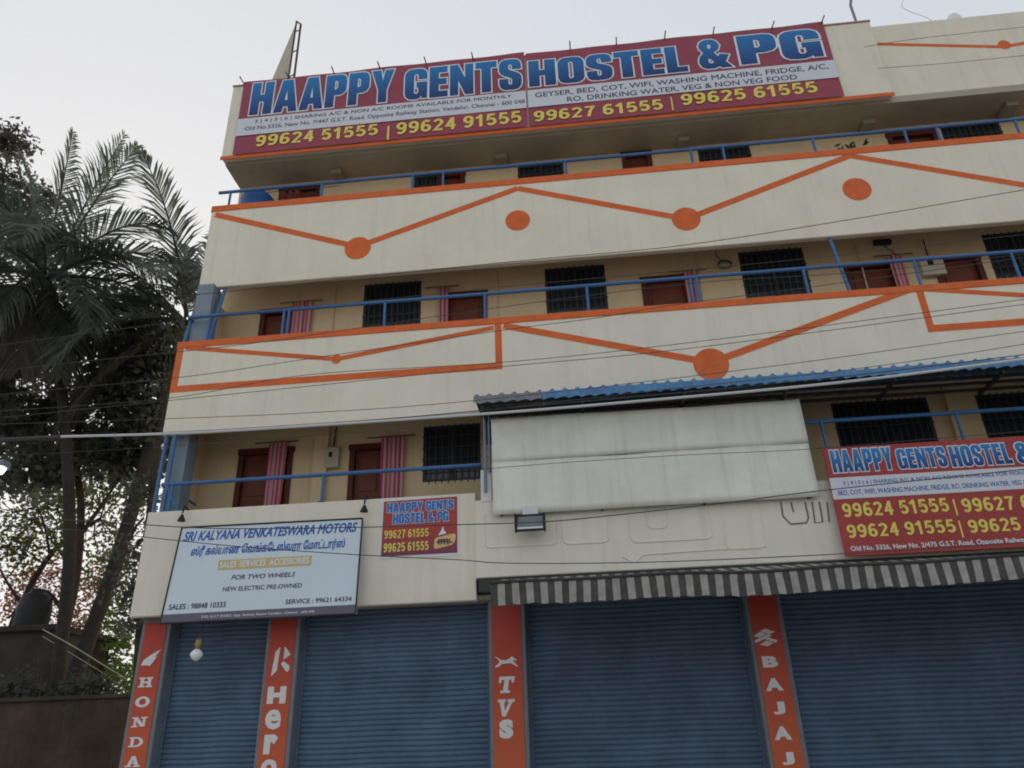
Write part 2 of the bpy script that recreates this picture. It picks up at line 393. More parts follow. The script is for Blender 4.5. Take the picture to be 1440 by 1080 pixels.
# shop floor: pillars and shutters
YP, YS = .25, .47
PX = [((205,873),(236,880)), ((380,880),(418,878)), ((690,865),(733,862)), ((1051,850),(1093,850))]
PIL = []
for (l, r) in PX:
    a, b = X(*l, YP), X(*r, YP)
    PIL.append((a, b))
PIL.append((6.35, 6.8)); PIL.append((10.2, 10.65))
for a, b in PIL:
    MB().bevbox(a-.035, b+.05, YP, YS+.25, 0.14, 3.6, .01).build('shop_pillar', PILLAR, bld)
def shutter(x0, x1):
    mb = MB(); pitch = .069; prof = []
    z = .15
    while z < 3.6:
        for k in range(4):
            t = k/4; prof.append((z+pitch*t, YS - .013*math.sin(math.pi*t)**.8 if k else YS+.006))
        z += pitch
    n = 14; vs = []; fs = []
    for (zz, yy) in prof:
        for i in range(n+1):
            x = x0+(x1-x0)*i/n
            vs.append((x, yy+.006*math.sin(i*1.7+x0+zz*.9)+.004*math.sin(zz*7+i*.6+x0*3), zz+.004*math.sin(i*.9+x0)))
    for j in range(len(prof)-1):
        for i in range(n):
            a = j*(n+1)+i; fs.append((a, a+1, a+n+2, a+n+1))
    mb.add(vs, fs); s = mb.build('roller_shutter', SHUT, bld)
    MB().box(x0-.002, x0+.05, YS-.035, YS-.022, .14, 3.59).build('guide_rail', SHUT, s)
    MB().box(x1-.05, x1+.002, YS-.035, YS-.022, .14, 3.59).build('guide_rail', SHUT, s)
    return s
for i in range(len(PIL)-1): shutter(PIL[i][1]+.05, PIL[i+1][0]-.035)

# left end columns, pipes
for z0, z1 in ((F1, F2-.17), (F2, Z3b-.003)):
    MB().box(XL+.05, XL+.13, .503, YR-.003, z0, z1).build('end_wall', TAN, bld)
    MB().box(XL+.06, XL+.36, .2, .5, z0, z1).build('corner_column', GREYBLUE, bld)
def rail(y, zpar, zr, x0, x1, posts, left_end=True):
    mb = MB(); mb.tube([(x0, y, zr), (x1, y, zr)], .032, 8); r_ = mb.build('railing', BLUE, bld)
    for p in posts:
        MB().tube([(p, y, zpar-.05), (p, y, zr)], .026, 6).box(p-.05, p+.05, y-.05, y+.05, zpar+.013, zpar+.022).build('post', BLUE, r_)
    if left_end:
        MB().tube([(x0, y, zr), (x0, YR, zr)], .028, 6).build('return_rail', BLUE, r_)
    return r_
zr3 = Z(800, 226, Y3+.06)
r3 = rail(Y3+.06, Z3t, zr3, XL+.05, XR, [X(p, q, Y3+.06) for p, q in ((323,280),(452,267),(580,255),(623,251),(796,240),(973,222),(1018,217),(1145,205),(1275,195),(1320,190),(1430,178),(1580,165))], False)
zr2 = Z(800, 404, .06)
r2 = rail(.06, Z2t, zr2, XL+.08, XR, [X(p, q, .06) for p, q in ((293,462),(398,455),(405,454),(541,440),(682,430),(826,416),(972,405),(981,404),(1132,390),(1288,378),(1425,365),(1560,350))])
zr1 = Z(450, 668, .06)
r1 = rail(.06, Z1t, zr1, XL+.12, -1.45, [X(p, q, .06) for p, q in ((240,700),(454,685))])
zr1b = Z(1290, 584, .06)
r1b = rail(.06, 5.0, zr1b, -1.3, XR, [X(p, q, .06) for p, q in ((860,640),(1000,620),(1159,612),(1350,600),(1540,590))], False)
for y, z0, z1, xs in ((.06, Z1t, Z2b, [XL+.05, XL+.2]), (.1, Z2t, Z3b, [XL+.03, X(300,440,.1), X(1184,365,.1)])):
    for x in xs: MB().tube([(x, y, z0), (x, y+(.28 if z0 > 6 else 0), z1-.002)], .03, 8).build('corner_pipe', BLUE, bld)
MB().tube([(XL+.2, .06, zr1-.02), (XL+.45, .06, Z1t)], .02, 6).build('brace', BLUE, r1)
# downpipes on the room walls
for px, py, f in ((452,655,F1), (1345,590,F1)):
    xx = X(px, py, YR); MB().box(xx-.12, xx+.12, YR-.1, YR-.002, f, f+2.8).build('wall_pier', TAN, bld)
for px, py in ((1218,400),(700,430),(985,400),(470,440)):
    xx = X(px, py, YR); MB().tube([(xx, YR-.02, F2), (xx, YR-.02, F2+2.7)], .012, 6).build('conduit', TAN, bld)

# ------------------- beige fascia panel with ghost of the removed letters
YPN = -.09
pan = MB().bevbox(-1.54, XR, YPN, .1, 3.86, 5.0, .012).build('fascia_panel', CREAM2, bld)
MB().box(-1.5, XR, -.06, .4, 3.67, 3.858).build('lintel', STEEL, bld)
og = MB()
def rrect(px0, py0, px1, py1, sl, top=True, r=.09):
    a = W(px0, py0, YPN); b = W(px1, py1, YPN); x0, x1 = a.x, b.x; z0, z1 = min(a.z, b.z), max(a.z, b.z)
    pts = [(x0, z1)]
    for k in range(5):
        q = k/4*math.pi/2; pts.append((x0+r-r*math.cos(q), z0+r-r*math.sin(q)))
    for k in range(5):
        q = k/4*math.pi/2; pts.append((x1-r+r*math.sin(q), z0+r-r*math.cos(q)))
    pts.append((x1, z1))
    og.tube([(p, YPN-.001, q) for p, q in pts], .013, 6)
rrect(681,725,785,765,0); rrect(790,725,857,762,0); rrect(883,715,1003,757,0); rrect(908,715,940,742,0)
rrect(1013,712,1078,770,0); 
og.tube([W(875,783,YPN), W(893,791,YPN), W(905,780,YPN), W(1078,768,YPN)], .013, 6)
tk = MB()
for pp in ([(1098,706),(1101,726),(1112,737),(1134,735),(1137,728),(1132,706)], [(1112,706),(1116,720)], [(1142,706),(1146,735),(1157,734),(1152,706)], [(1163,706),(1166,734)]):
    tk.tube([W(a, b, YPN-.002) for a, b in pp], .013, 5)
tk.build('letter_outline', mat('dark_outline', (.22,.2,.17), .9), pan)  # these letter outlines are one even dark grey
og.build('letter_outline', CREAM2, pan)
MB().box(X(676,680,-.1), X(691,680,-.1), -.102, -.0905, Z(683,705,-.1), Z(683,661,-.1)).build('white_strip', WHITE2, pan)

# ---------------------------------------------------------------- tiled sheet canopy
YC = -.6
zc0 = Z(960, 541, YC) - .02; ztop = Z(960, 534, YC); zlip = Z(960, 548, YC); xc0 = X(666, 560, YC); xsplit = X(762, 556, YC)
can = thing('tile_sheet_canopy', 'blue tile-profile metal sheet canopy over the first floor balcony, grey at its left end', 'canopy', (3, -.5, zc0))
def sheet(x0, x1, m):
    mb = MB(); pitch = .19; n = int((x1-x0)/pitch*8); rows = 5; vs = []; fs = []
    for j in range(rows+1):
        t = j/rows; yy = YC+t*(-YC+.3); zz = ztop-.03+t*.02
        for i in range(n+1):
            x = x0+(x1-x0)*i/n; ph = (x/pitch) % 1
            hgt = .04*max(0, math.cos((ph-.5)*2*math.pi))**1.5 + .006*math.sin(x*1.3)
            vs.append((x, yy, zz+hgt))
    for j in range(rows):
        for i in range(n):
            a = j*(n+1)+i; fs.append((a, a+1, a+n+2, a+n+1))
    # front drip lip
    b0 = len(vs)
    for i in range(n+1):
        p = vs[i]; vs.append((p[0], p[1]-.02-.035*max(0, math.cos((p[0]/pitch-.5)*2*math.pi))**1.5, zlip+.012*math.sin(p[0]*2*math.pi/pitch)))
    for i in range(n): fs.append((i, b0+i, b0+i+1, i+1))
    mb.add(vs, fs); o = mb.build('roof_sheet', m, can)
    md = o.modifiers.new('thick', 'SOLIDIFY'); md.thickness = .004
    return o
CBLUE = mat('canopy_blue', (.065,.2,.40), .4, .25, 6, spec=.5)
CGREY = mat('canopy_grey', (.2,.22,.25), .6, .3, 7)
sheet(xc0, xsplit, CGREY); sheet(xsplit+.01, XR+.5, CBLUE)
fr = MB()
for yy, zz in ((YC+.06, zc0-.035), (YC+.3, zc0-.02), (-.07, zc0-.01), (.2, zc0-.005)): fr.box(xc0+.05, XR+.4, yy, yy+.04, zz-.04, zz)
for k in range(10):
    x = xc0+.1+k*1.5; fr.box(x, x+.04, YC+.045, .24, zc0-.125, zc0-.077)
fr.build('frame', STEEL, can)
MB().box(xc0+.06, X(1118,570,-.02), -.045, -.02, 5.9, zc0-.13).build('shade_sheet', mat('shade_black', (.012,.014,.018), .9), can)  # added sheet, its near-black colour stands in for shade under the canopy
for px, py, yy in ((682,640,-.14),(688,640,-.12)):
    x = X(px, py, yy); MB().tube([(x, yy, Z(px,692,yy) if px < 685 else Z(px,664,yy)), (x, yy, zc0+.02)], .022, 8).build('post', GREYBLUE, can)

# ---------------------------------------------------------------- striped awning
YA = -1.5
za1, za2 = Z(1000, 807, YA), Z(1000, 837, YA)
aw = thing('striped_awning', 'long dark grey and white striped awning, rolled up, its valance hanging above the shutters', 'awning', (4, YA, za2))
xa0 = X(690, 845, YA)
AWD = mat('awning_dark', (.085,.08,.077), .9, .3, 8); AWL = mat('awning_light', (.37,.35,.335), .9, .25, 8)
ST = .0875; NS = int((XR-xa0)/ST)
mb = MB(); sub = 3; rows = 5
def sagx(x): u = x-xa0; return .012*math.sin(u*1.3)+.010*math.sin(u*3.1+1)
for i in range(NS):
    for s_ in range(sub):
        for j in range(rows):
            q = []
            for (jj, ss) in ((j, s_), (j, s_+1), (j+1, s_+1), (j+1, s_)):
                x = xa0+(i+ss/sub)*ST; u = x-xa0; v = jj/rows
                z = za1+sagx(x)-(za1-za2)*v - v*.012*abs(math.sin(u*math.pi/.26))
                q.append((x+.01*v*math.sin(u*4), YA+.015*math.sin(u*9)*v+.014*math.sin(u*21+1)*v, z))
            mb.add(q, [(3,2,1,0)], i % 2)
o = mb.build('valance', [AWD, AWL], aw); md = o.modifiers.new('thick', 'SOLIDIFY'); md.thickness = .003
zaw = Z(1000, 800, -.1)
mb = MB()
for i in range(NS):
    for j in range(4):
        q = []
        for (jj, ii) in ((j, i), (j, i+1), (j+1, i+1), (j+1, i)):
            x = xa0+ii*ST; v = jj/4; q.append((x, YA+.03+(-.1-YA-.03)*v, (za1+.03+sagx(x))*(1-v)+zaw*v-.03*math.sin(math.pi*v)*(1+.4*math.sin(x*2))))
        mb.add(q, [(0,1,2,3)], (i+1) % 2)
o = mb.build('top_cloth', [AWD, AWL], aw); md = o.modifiers.new('thick', 'SOLIDIFY'); md.thickness = .003
MB().tube([(xa0+i*.3, YA+.005, za1+.018+sagx(xa0+i*.3)) for i in range(int((XR-xa0)/.3))], .022, 8).build('front_bar', STEEL, aw)
for k in range(5):
    x = xa0+.03+k*3.4; MB().tube([(x, -.1, za1+.03), (x, YA+.02, za1-.02)], .016, 6).build('arm', STEEL, aw)

# ---------------------------------------------------------------- lettering
def text_verts(txt, b, shear=0.0, space=1.0):
    c = bpy.data.curves.new('t', 'FONT'); c.body = txt; c.size = 1; c.shear = shear; c.space_character = space
    c.bevel_depth = b; c.bevel_resolution = 0; c.resolution_u = 3
    o = bpy.data.objects.new('t', c); COL.objects.link(o)
    dg = bpy.context.evaluated_depsgraph_get(); e = o.evaluated_get(dg)
    me = bpy.data.meshes.new_from_object(e)
    vs = [v.co.copy() for v in me.vertices]; fs = [list(p.vertices) for p in me.polygons]
    bpy.data.objects.remove(o); bpy.data.curves.remove(c); bpy.data.meshes.remove(me)
    return vs, fs
BLK = {
 'H': (.64, [[(0,0),(.25,0),(.25,.4),(.39,.4),(.39,0),(.64,0),(.64,1),(.39,1),(.39,.61),(.25,.61),(.25,1),(0,1)]]),
 'A': (.68, [[(0,0),(.24,0),(.27,.17),(.41,.17),(.44,0),(.68,0),(.49,1),(.19,1)], [(.295,.36),(.385,.36),(.34,.74)]]),
 'P': (.6, [[(0,0),(.25,0),(.25,.36),(.42,.36),(.53,.41),(.59,.5),(.6,.62),(.6,.76),(.58,.89),(.52,.97),(.42,1),(0,1)], [(.25,.54),(.31,.54),(.35,.59),(.35,.77),(.31,.82),(.25,.82)]]),
 'Y': (.64, [[(.2,0),(.44,0),(.44,.38),(.64,1),(.39,1),(.32,.64),(.25,1),(0,1),(.2,.38)]]),
 'G': (.62, [[(.62,.02),(.62,.55),(.33,.55),(.33,.38),(.38,.38),(.38,.22),(.35,.17),(.28,.17),(.25,.22),(.25,.78),(.28,.83),(.35,.83),(.38,.78),(.38,.65),(.62,.65),(.62,.78),(.59,.9),(.51,.98),(.4,1),(.22,1),(.11,.98),(.03,.9),(0,.78),(0,.22),(.03,.1),(.11,.02),(.22,0),(.33,0),(.42,.04),(.46,.1),(.48,.02)]]),
 'E': (.5, [[(0,0),(.5,0),(.5,.19),(.25,.19),(.25,.41),(.47,.41),(.47,.6),(.25,.6),(.25,.81),(.49,.81),(.49,1),(0,1)]]),
 'N': (.64, [[(0,0),(.22,0),(.22,.5),(.42,0),(.64,0),(.64,1),(.42,1),(.42,.52),(.22,1),(0,1)]]),
 'T': (.58, [[(.165,0),(.415,0),(.415,.8),(.58,.8),(.58,1),(0,1),(0,.8),(.165,.8)]]),
 'L': (.48, [[(0,0),(.48,0),(.48,.19),(.25,.19),(.25,1),(0,1)]]),
 'O': (.62, [[(.22,0),(.4,0),(.51,.02),(.59,.1),(.62,.22),(.62,.78),(.59,.9),(.51,.98),(.4,1),(.22,1),(.11,.98),(.03,.9),(0,.78),(0,.22),(.03,.1),(.11,.02)], [(.28,.17),(.25,.22),(.25,.78),(.28,.83),(.34,.83),(.37,.78),(.37,.22),(.34,.17)]]),
 'S': (.6, [[(.6,.67),(.6,.8),(.57,.91),(.5,.98),(.4,1),(.2,1),(.1,.98),(.03,.91),(0,.8),(0,.64),(.03,.56),(.12,.48),(.32,.38),(.35,.34),(.35,.21),(.32,.16),(.27,.16),(.24,.21),(.24,.36),(0,.36),(0,.2),(.03,.09),(.1,.02),(.2,0),(.4,0),(.5,.02),(.57,.09),(.6,.2),(.6,.4),(.57,.48),(.48,.55),(.28,.65),(.25,.69),(.25,.79),(.28,.84),(.33,.84),(.36,.79),(.36,.67)]]),
 '&': (.74, [[(.0,.2),(.05,.07),(.16,.0),(.34,.0),(.44,.06),(.5,.0),(.74,.0),(.6,.2),(.7,.42),(.5,.48),(.45,.38),(.36,.54),(.48,.64),(.52,.78),(.46,.93),(.36,1),(.2,1),(.09,.94),(.04,.82),(.05,.7),(.13,.56),(.03,.42),(.0,.3)], [(.24,.36),(.34,.22),(.3,.17),(.24,.17),(.21,.22),(.2,.3)], [(.27,.66),(.23,.74),(.24,.82),(.28,.85),(.32,.82),(.33,.74)]]),
}
def block_verts(txt, b, gap=.07):
    c = bpy.data.curves.new('t', 'CURVE'); c.dimensions = '2D'; c.fill_mode = 'BOTH'; c.bevel_depth = b; c.bevel_resolution = 0
    x = 0
    for ch in txt:
        if ch == ' ': x += .3; continue
        wd, polys = BLK[ch]
        for P in polys:
            sp = c.splines.new('POLY'); sp.points.add(len(P)-1); sp.use_cyclic_u = True
            for i, (u, v) in enumerate(P): sp.points[i].co = (x+u, v, 0, 1)
        x += wd+gap
    o = bpy.data.objects.new('t', c); COL.objects.link(o)
    e = o.evaluated_get(bpy.context.evaluated_depsgraph_get()); me = bpy.data.meshes.new_from_object(e)
    vs = [v.co.copy() for v in me.vertices]; fs = [list(p.vertices) for p in me.polygons]
    bpy.data.objects.remove(o); bpy.data.curves.remove(c); bpy.data.meshes.remove(me)
    return vs, fs
def _arc(cx, cy, rx, ry, a0, a1, n=10):
    return [(cx+rx*math.cos(R(a0+(a1-a0)*k/n)), cy+ry*math.sin(R(a0+(a1-a0)*k/n))) for k in range(n+1)]
DIG = {
 '0': [_arc(.27,.5,.19,.4,0,360,20)],
 '1': [[(.03,.7),(.27,.9)], [(.27,0),(.27,1)]],
 '2': [_arc(.27,.7,.19,.21,165,-25,10)+[(.1,.09),(.5,.09)]],
 '4': [[(.38,0),(.38,1)], [(.36,.94),(.09,.32),(.54,.32)]],
 '5': [[(.47,.91),(.15,.91),(.11,.52)]+_arc(.27,.34,.19,.245,130,-150,12)],
 '6': [_arc(.27,.32,.19,.23,0,360,16), [(.45,.82),(.38,.9),(.27,.92),(.15,.82),(.09,.6),(.09,.32)]],
 '7': [[(.05,.9),(.47,.9),(.3,.5),(.22,0)]],
 '9': [_arc(.27,.68,.19,.23,0,360,16), [(.09,.18),(.16,.1),(.27,.08),(.39,.18),(.45,.4),(.45,.68)]],
 '8': [_arc(.27,.28,.19,.2,0,360,16), _arc(.27,.72,.17,.19,0,360,16)],
}
def digit_verts(txt, hw=.085):
    vs = []; fs = []; x = 0
    for ch in txt:
        if ch == ' ': x += .3; continue
        for li, P in enumerate(DIG[ch]):
            closed = (Vector(P[0])-Vector(P[-1])).length < 1e-4; n = len(P); off = len(vs)
            for i in range(n):
                a = Vector(P[i-1] if i else (P[-2] if closed else P[0])); p = Vector(P[i]); b = Vector(P[i+1] if i < n-1 else (P[1] if closed else P[-1]))
                d0 = (p-a).normalized() if (p-a).length > 1e-6 else None; d1 = (b-p).normalized() if (b-p).length > 1e-6 else None
                d0 = d0 or d1; d1 = d1 or d0
                nn = Vector((-(d0+d1).y, (d0+d1).x)).normalized(); k = min(1.6, 1/max(.4, nn.dot(Vector((-d0.y, d0.x)))))
                for s_ in (-1, 1):
                    q = p+nn*hw*k*s_; vs.append(Vector((x+q.x, q.y, li*.02)))
            for i in range(n-1): fs.append([off+2*i, off+2*i+2, off+2*i+3, off+2*i+1])
        x += .54 if ch == '1' else .64
    return vs, fs
def letters(txt, tl, bl, tr, plane, m, parent, name='lettering', b=.03, outline=None, om=None, shear=0.0, lift=.003, space=1.0, squash=.02, font=None):
    """text fitted between photo pixels tl (top left), bl (bottom left), tr (top right) on a plane function (px,py)->(x,y,z)"""
    P0 = plane(*tl); P1 = plane(*bl); P2 = plane(*tr)
    O = P1; U = Vector((P2.x-P0.x, P2.y-P0.y, 0)); V = Vector((0, (P0-P1).y, (P0-P1).z))
    x0 = (P0.x+P1.x)/2 if not shear else P1.x
    O = Vector((x0, P1.y, P1.z)); U.x = P2.x - P0.x if not shear else P2.x-x0
    nrm = Vector((0,-1,0))
    gv = (lambda bb: block_verts(txt, bb)) if font == 'block' else (lambda bb: digit_verts(txt)) if font == 'digit' else (lambda bb: text_verts(txt, bb, shear, space))
    vs, fs = gv(b)
    mnx = min(v.x for v in vs); mxx = max(v.x for v in vs); mny = min(v.y for v in vs); mxy = max(v.y for v in vs)
    def put(vs, fs, m, lift, name):
        mb = MB(); mb.add([O + U*((v.x-mnx)/(mxx-mnx)) + V*((v.y-mny)/(mxy-mny)) + nrm*(lift+v.z*squash) for v in vs], fs)
        return mb.build(name, m, parent)
    if outline:
        ov, of = gv(b+outline)
        put(ov, of, om, lift, name+'_outline'); lift += .005
    return put(vs, fs, m, lift, name)
def flat(Y): return lambda px, py: W(px, py, Y)
def quadplate(mb, pxs, plane, dy=0.0, t=.003):
    q = [plane(*p) for p in pxs]
    vs = [(p.x, p.y+dy, p.z) for p in q]+[(p.x, p.y+dy+t, p.z) for p in q]
    n = len(q); fs = [tuple(range(n)), tuple(range(2*n-1, n-1, -1))]+[(i, i+n, (i+1)%n+n, (i+1)%n) for i in range(n)]
    return mb.add(vs, fs)

# ---------------------------------------------------------------- rooftop banners
YBN = Y3-.045; B = flat(YBN)
zt, zb = (Z(343,115,YBN)+Z(1155,32,YBN))/2, (Z(327,219,YBN)+Z(1188,133,YBN))/2
zs1 = (Z(336,168,YBN)+Z(738,130,YBN)+Z(1172,83,YBN))/3; zs0 = (Z(330,192,YBN)+Z(743,153,YBN)+Z(1180,108,YBN))/3
xl, xm, xr = X(335,167,YBN), X(740,110,YBN), X(1172,82,YBN)
def ban(name, label, x0, x1, zt0, zt1, z0, mA=MAROON):
    t = thing(name, label, 'banner', ((x0+x1)/2, YBN, z0), 'printed banners on the roof wall')
    nx, nz = 24, 8; mb = MB(); vs = []; fs = []
    for j in range(nz+1):
        for i in range(nx+1):
            u, v = i/nx, j/nz; top = zt0+(zt1-zt0)*u
            sag = -.018*math.sin(u*math.pi*4)**2 if j == nz else 0
            vs.append((x0+(x1-x0)*u, YBN+.006*math.sin(u*13+v*4), z0+(top-z0)*v+sag))
    for j in range(nz):
        for i in range(nx):
            a = j*(nx+1)+i; fs.append((a, a+1, a+nx+2, a+nx+1))
    mb.add(vs, fs); o = mb.build('banner_sheet', mA, t, True)
    return t
LG1 = grad_mat('letter_gradient', zs1+.02, (.012,.03,.16), zt-.05, (.02,.21,.55))
for part in (0, 1):
    if part == 0:
        t = ban('roof_banner', 'maroon roof banner whose big blue heading reads HAAPPY GENTS, left one of the two', xl, xm-.02, zt, zt+.03, zb)
        x0, x1 = xl, xm-.02
    else:
        t = ban('roof_banner', 'maroon roof banner whose big blue heading reads HOSTEL & PG, right one of the two', xm+.01, xr, zt-.02, zt+.02, zb)
        x0, x1 = xm+.01, xr
    MB().box(x0+.002, x1-.002, YBN-.012, YBN-.007, zs0, zs1).build('white_strip', STRIP, t)
    D = .014
    def H(s, tl, bl, tr, b=.062): letters(s, tl, bl, tr, B, LG1, t, 'heading', .004, .035, OUTL, lift=D-.006, font='block')
    def sm(s, tl, bl, tr, n='small_print'): letters(s, tl, bl, tr, B, INK, t, n, .012, lift=D)
    def ph(s, tl, bl, tr): letters(s, tl, bl, tr, B, YEL, t, 'phone_number', .036, lift=D-.002, font=None if s == '|' else 'digit')
    if part == 0:
        H('HAAPPY', (358,118), (349,163), (556,101)); H('GENTS', (573,99), (566,142), (735,88))
        sm('3 | 4 | 5 | 6 | SHARING A/C & NON A/C ROOMS AVAILABLE FOR MONTHLY', (359,169), (358,175), (720,135))
        sm('Old No.5326, New No. 7/447 G.S.T. Road, Opposite Railway Station, Vandalur, Chennai - 600 048', (345,179), (344,186), (738,143), 'address_line')
        ph('99624 51555', (361,191), (359,207), (532,177)); ph('|', (544,178), (545,197), (547,178)); ph('99624 91555', (558,173), (557,190), (733,158))
    else:
        H('HOSTEL', (743,87), (744,123), (962,63)); H('&', (981,58), (982,99), (1026,54)); H('PG', (1036,52), (1041,92), (1150,42))
        sm('GEYSER, BED, COT, WIFI, WASHING MACHINE, FRIDGE, A/C,', (752,131), (753,139), (1163,90))
        sm('RO, DRINKING WATER, VEG & NON VEG FOOD', (797,137), (798,145), (1119,103))
        ph('99627 61555', (750,157), (751,172), (930,136)); ph('|', (943,137), (945,156), (945,137)); ph('99625 61555', (957,133), (958,149), (1147,114))

# ---------------------------------------------------------------- street level hostel banner
YB2 = -.24; B2 = flat(YB2)
xe = X(1530, 690, YB2); x20 = X(1172, 702, YB2)
z2t = (Z(1160,630,YB2)+Z(1440,613,YB2))/2; z2b = (Z(1190,782,YB2)+Z(1440,770,YB2))/2
t = thing('hostel_banner', 'red hostel banner with two rows of yellow phone numbers, right of the blank board', 'banner', ((x20+xe)/2, YB2, z2b))
MB().bevbox(x20, xe, YB2, YB2+.03, z2b, z2t, .004).build('banner_sheet', RED, t)
s1 = (Z(1164,672,YB2)+Z(1440,657,YB2))/2; s0 = (Z(1172,702,YB2)+Z(1440,688,YB2))/2
MB().box(x20+.002, xe-.002, YB2-.004, YB2-.001, s0, s1).build('white_strip', STRIP, t)
LG2 = grad_mat('letter_gradient_street', s1+.03, (.012,.03,.2), z2t-.04, (.04,.26,.62))
def H2(s, tl, bl, tr): letters(s, tl, bl, tr, B2, LG2, t, 'heading', .004, .05, OUTL, lift=.002, font='block')
H2('HAAPPY', (1167,634), (1171,665), (1252,630)); H2('GENTS', (1260,632), (1263,660), (1328,627)); H2('HOSTEL', (1334,628), (1338,657), (1418,623)); H2('& PG', (1426,623), (1430,652), (1505,618))
letters('3 | 4 | 5 | 6 | SHARING A/C & NON A/C ROOMS AVAILABLE FOR MONTHLY A/C', (1185,677), (1186,684), (1475,661), B2, INKB, t, 'small_print', .014, lift=.006)
letters('BED, COT, WIFI, WASHING MACHINE, FRIDGE, RO, DRINKING WATER, VEG & NON VEG', (1178,690), (1179,698), (1480,674), B2, INKB, t, 'small_print', .014, lift=.006)
for s_, a, b_, c in (('99624 51555', (1183,708), (1186,728), (1332,702)), ('99627 61555', (1351,701), (1354,721), (1505,694)),
                     ('99624 91555', (1189,738), (1193,757), (1341,732)), ('99625 61555', (1360,731), (1363,750), (1512,723))):
    letters(s_, a, b_, c, B2, YEL, t, 'phone_number', .036, lift=.004, font='digit')
letters('|', (1340,702), (1344,725), (1342.5,702), B2, YEL, t, 'divider', .03, lift=.004); letters('|', (1348,732), (1352,756), (1350.5,732), B2, YEL, t, 'divider', .03, lift=.004)
letters('Old No. 5326, New No. 2/475 G.S.T. Road, Opposite Railway Station, Vandalur', (1196,768), (1197,777), (1515,752), B2, OUTL, t, 'address_line', .02, lift=.004)

# ---------------------------------------------------------------- small poster
YPO = -.012; B3 = flat(YPO)
t = thing('hostel_poster', 'small square red and blue poster with two yellow phone numbers pasted on the parapet', 'poster', W(590,782,YPO))
mb = MB(); quadplate(mb, [(532,786),(646,781),(646,695),(536,702)], B3, .004, .006); mb.build('paper', WHITE2, t)
mb = MB(); quadplate(mb, [(535.5,783),(643,777),(643,698),(540,705.5)], B3, 0, .003)
mb.build('print_ground', grad_mat('poster_ink', Z(590,780,YPO), (.2,.05,.1), Z(590,745,YPO), (.42,.06,.045)), t)
LG3 = mat('poster_blue', (.05,.16,.52), .5, .3, 30)
letters('HAAPPY GENTS', (545,708), (544,721), (638,702), B3, LG3, t, 'heading', .004, .06, PALEB, lift=.001, font='block')
letters('HOSTEL & PG', (553,723), (552,737), (631,717), B3, LG3, t, 'heading', .004, .06, PALEB, lift=.001, font='block')
letters('99627 61555', (541,746), (540,758), (603,742), B3, YEL, t, 'phone_number', .032, lift=.002, font='digit')
letters('99625 61555', (540,764), (539,777), (603,760), B3, YEL, t, 'phone_number', .032, lift=.002, font='digit')
mb = MB(); quadplate(mb, [(610,770),(611,759),(614,756),(638,750),(641,752),(640,761),(636,766),(613,772)], B3, -.003, .002); mb.build('price_badge', mat('badge_yellow', (.72,.5,.2), .5), t)
letters('4999/-', (614,758), (614,767), (636,753), B3, INK, t, 'price', .05, lift=.005)
mb = MB(); quadplate(mb, [(616,753),(628,750),(625,746),(623,740),(620,747)], B3, -.003, .002); mb.build('emblem', OUTL, t)

# ---------------------------------------------------------------- motor shop board (top on the parapet, bottom pushed out)
def tiltplane(px, py):
    # plane through y=-.09 at z=4.95 and y=-.24 at z=3.5
    k = (.15)/(1.45); d = _f*FPX + _r*(px-720) - _u*(py-540)
    # y = -.09 - k*(4.95 - z)
    tt = (-.09 - k*(4.95-CAM.z) - CAM.y)/(d.y - k*d.z)
    return CAM + d*tt
t = thing('motor_shop_board', 'pale blue motor shop signboard with English and Tamil lettering, hung tilted on the parapet', 'sign', tiltplane(362, 868))
mb = MB(); quadplate(mb, [(225,877),(500,863),(510,729),(256,742)], tiltplane, 0, .06); mb.build('board', LBLUE, t)
mb = MB(); quadplate(mb, [(225.5,876.5),(499.5,862.5),(501,850),(228,864.5)], tiltplane, -.003, .002); mb.build('address_strip', PURP, t)
fm = MB()
cs = [tiltplane(*p) for p in ((225,877),(500,863),(510,729),(256,742))]
for i in range(4): fm.tube([cs[i]+Vector((0,-.004,0)), cs[(i+1)%4]+Vector((0,-.004,0))], .014, 4)
fm.build('board_frame', STEEL, t)
letters('SRI KALYANA VENKATESWARA MOTORS', (262,748), (257,762), (503,735), tiltplane, INKB, t, 'heading', .03, shear=.25)
letters('ஸ்ரீ கல்யாண ெவங்கேடஸ்வரா ேமாட்டார்ஸ்', (270,768), (267,785), (486,757), tiltplane, INKB, t, 'tamil_heading', .03, shear=.15)
mb = MB(); quadplate(mb, [(306,802),(437,795),(439,781),(308,788)], tiltplane, -.003, .002); mb.build('gold_box', GOLD, t)
letters('SALES  SERVICES  ACCESSORIES', (310,790), (309,799), (435,784), tiltplane, OUTL, t, 'services_line', .02, lift=.005)
letters('FOR TWO WHEELS', (326,809), (325,815.5), (416,804), tiltplane, INK, t, 'services_line', .02, shear=.2)
letters('NEW ELECTRIC PRE-OWNED', (314,825.5), (313,832), (425,820), tiltplane, INK, t, 'services_line', .016)
letters('SALES : 98848 10333', (238,850), (237,858), (318,846), tiltplane, INK, t, 'phone_number', .02)
letters('SERVICE : 99621 64334', (402,843), (401,850), (495,837), tiltplane, INK, t, 'phone_number', .02)
letters('2/32, G.S.T ROAD, Opp. Railway Station Vandalur, Chennai - 600 048', (283,866), (283,870), (442,858), tiltplane, OUTL, t, 'address_line', .012, lift=.006)

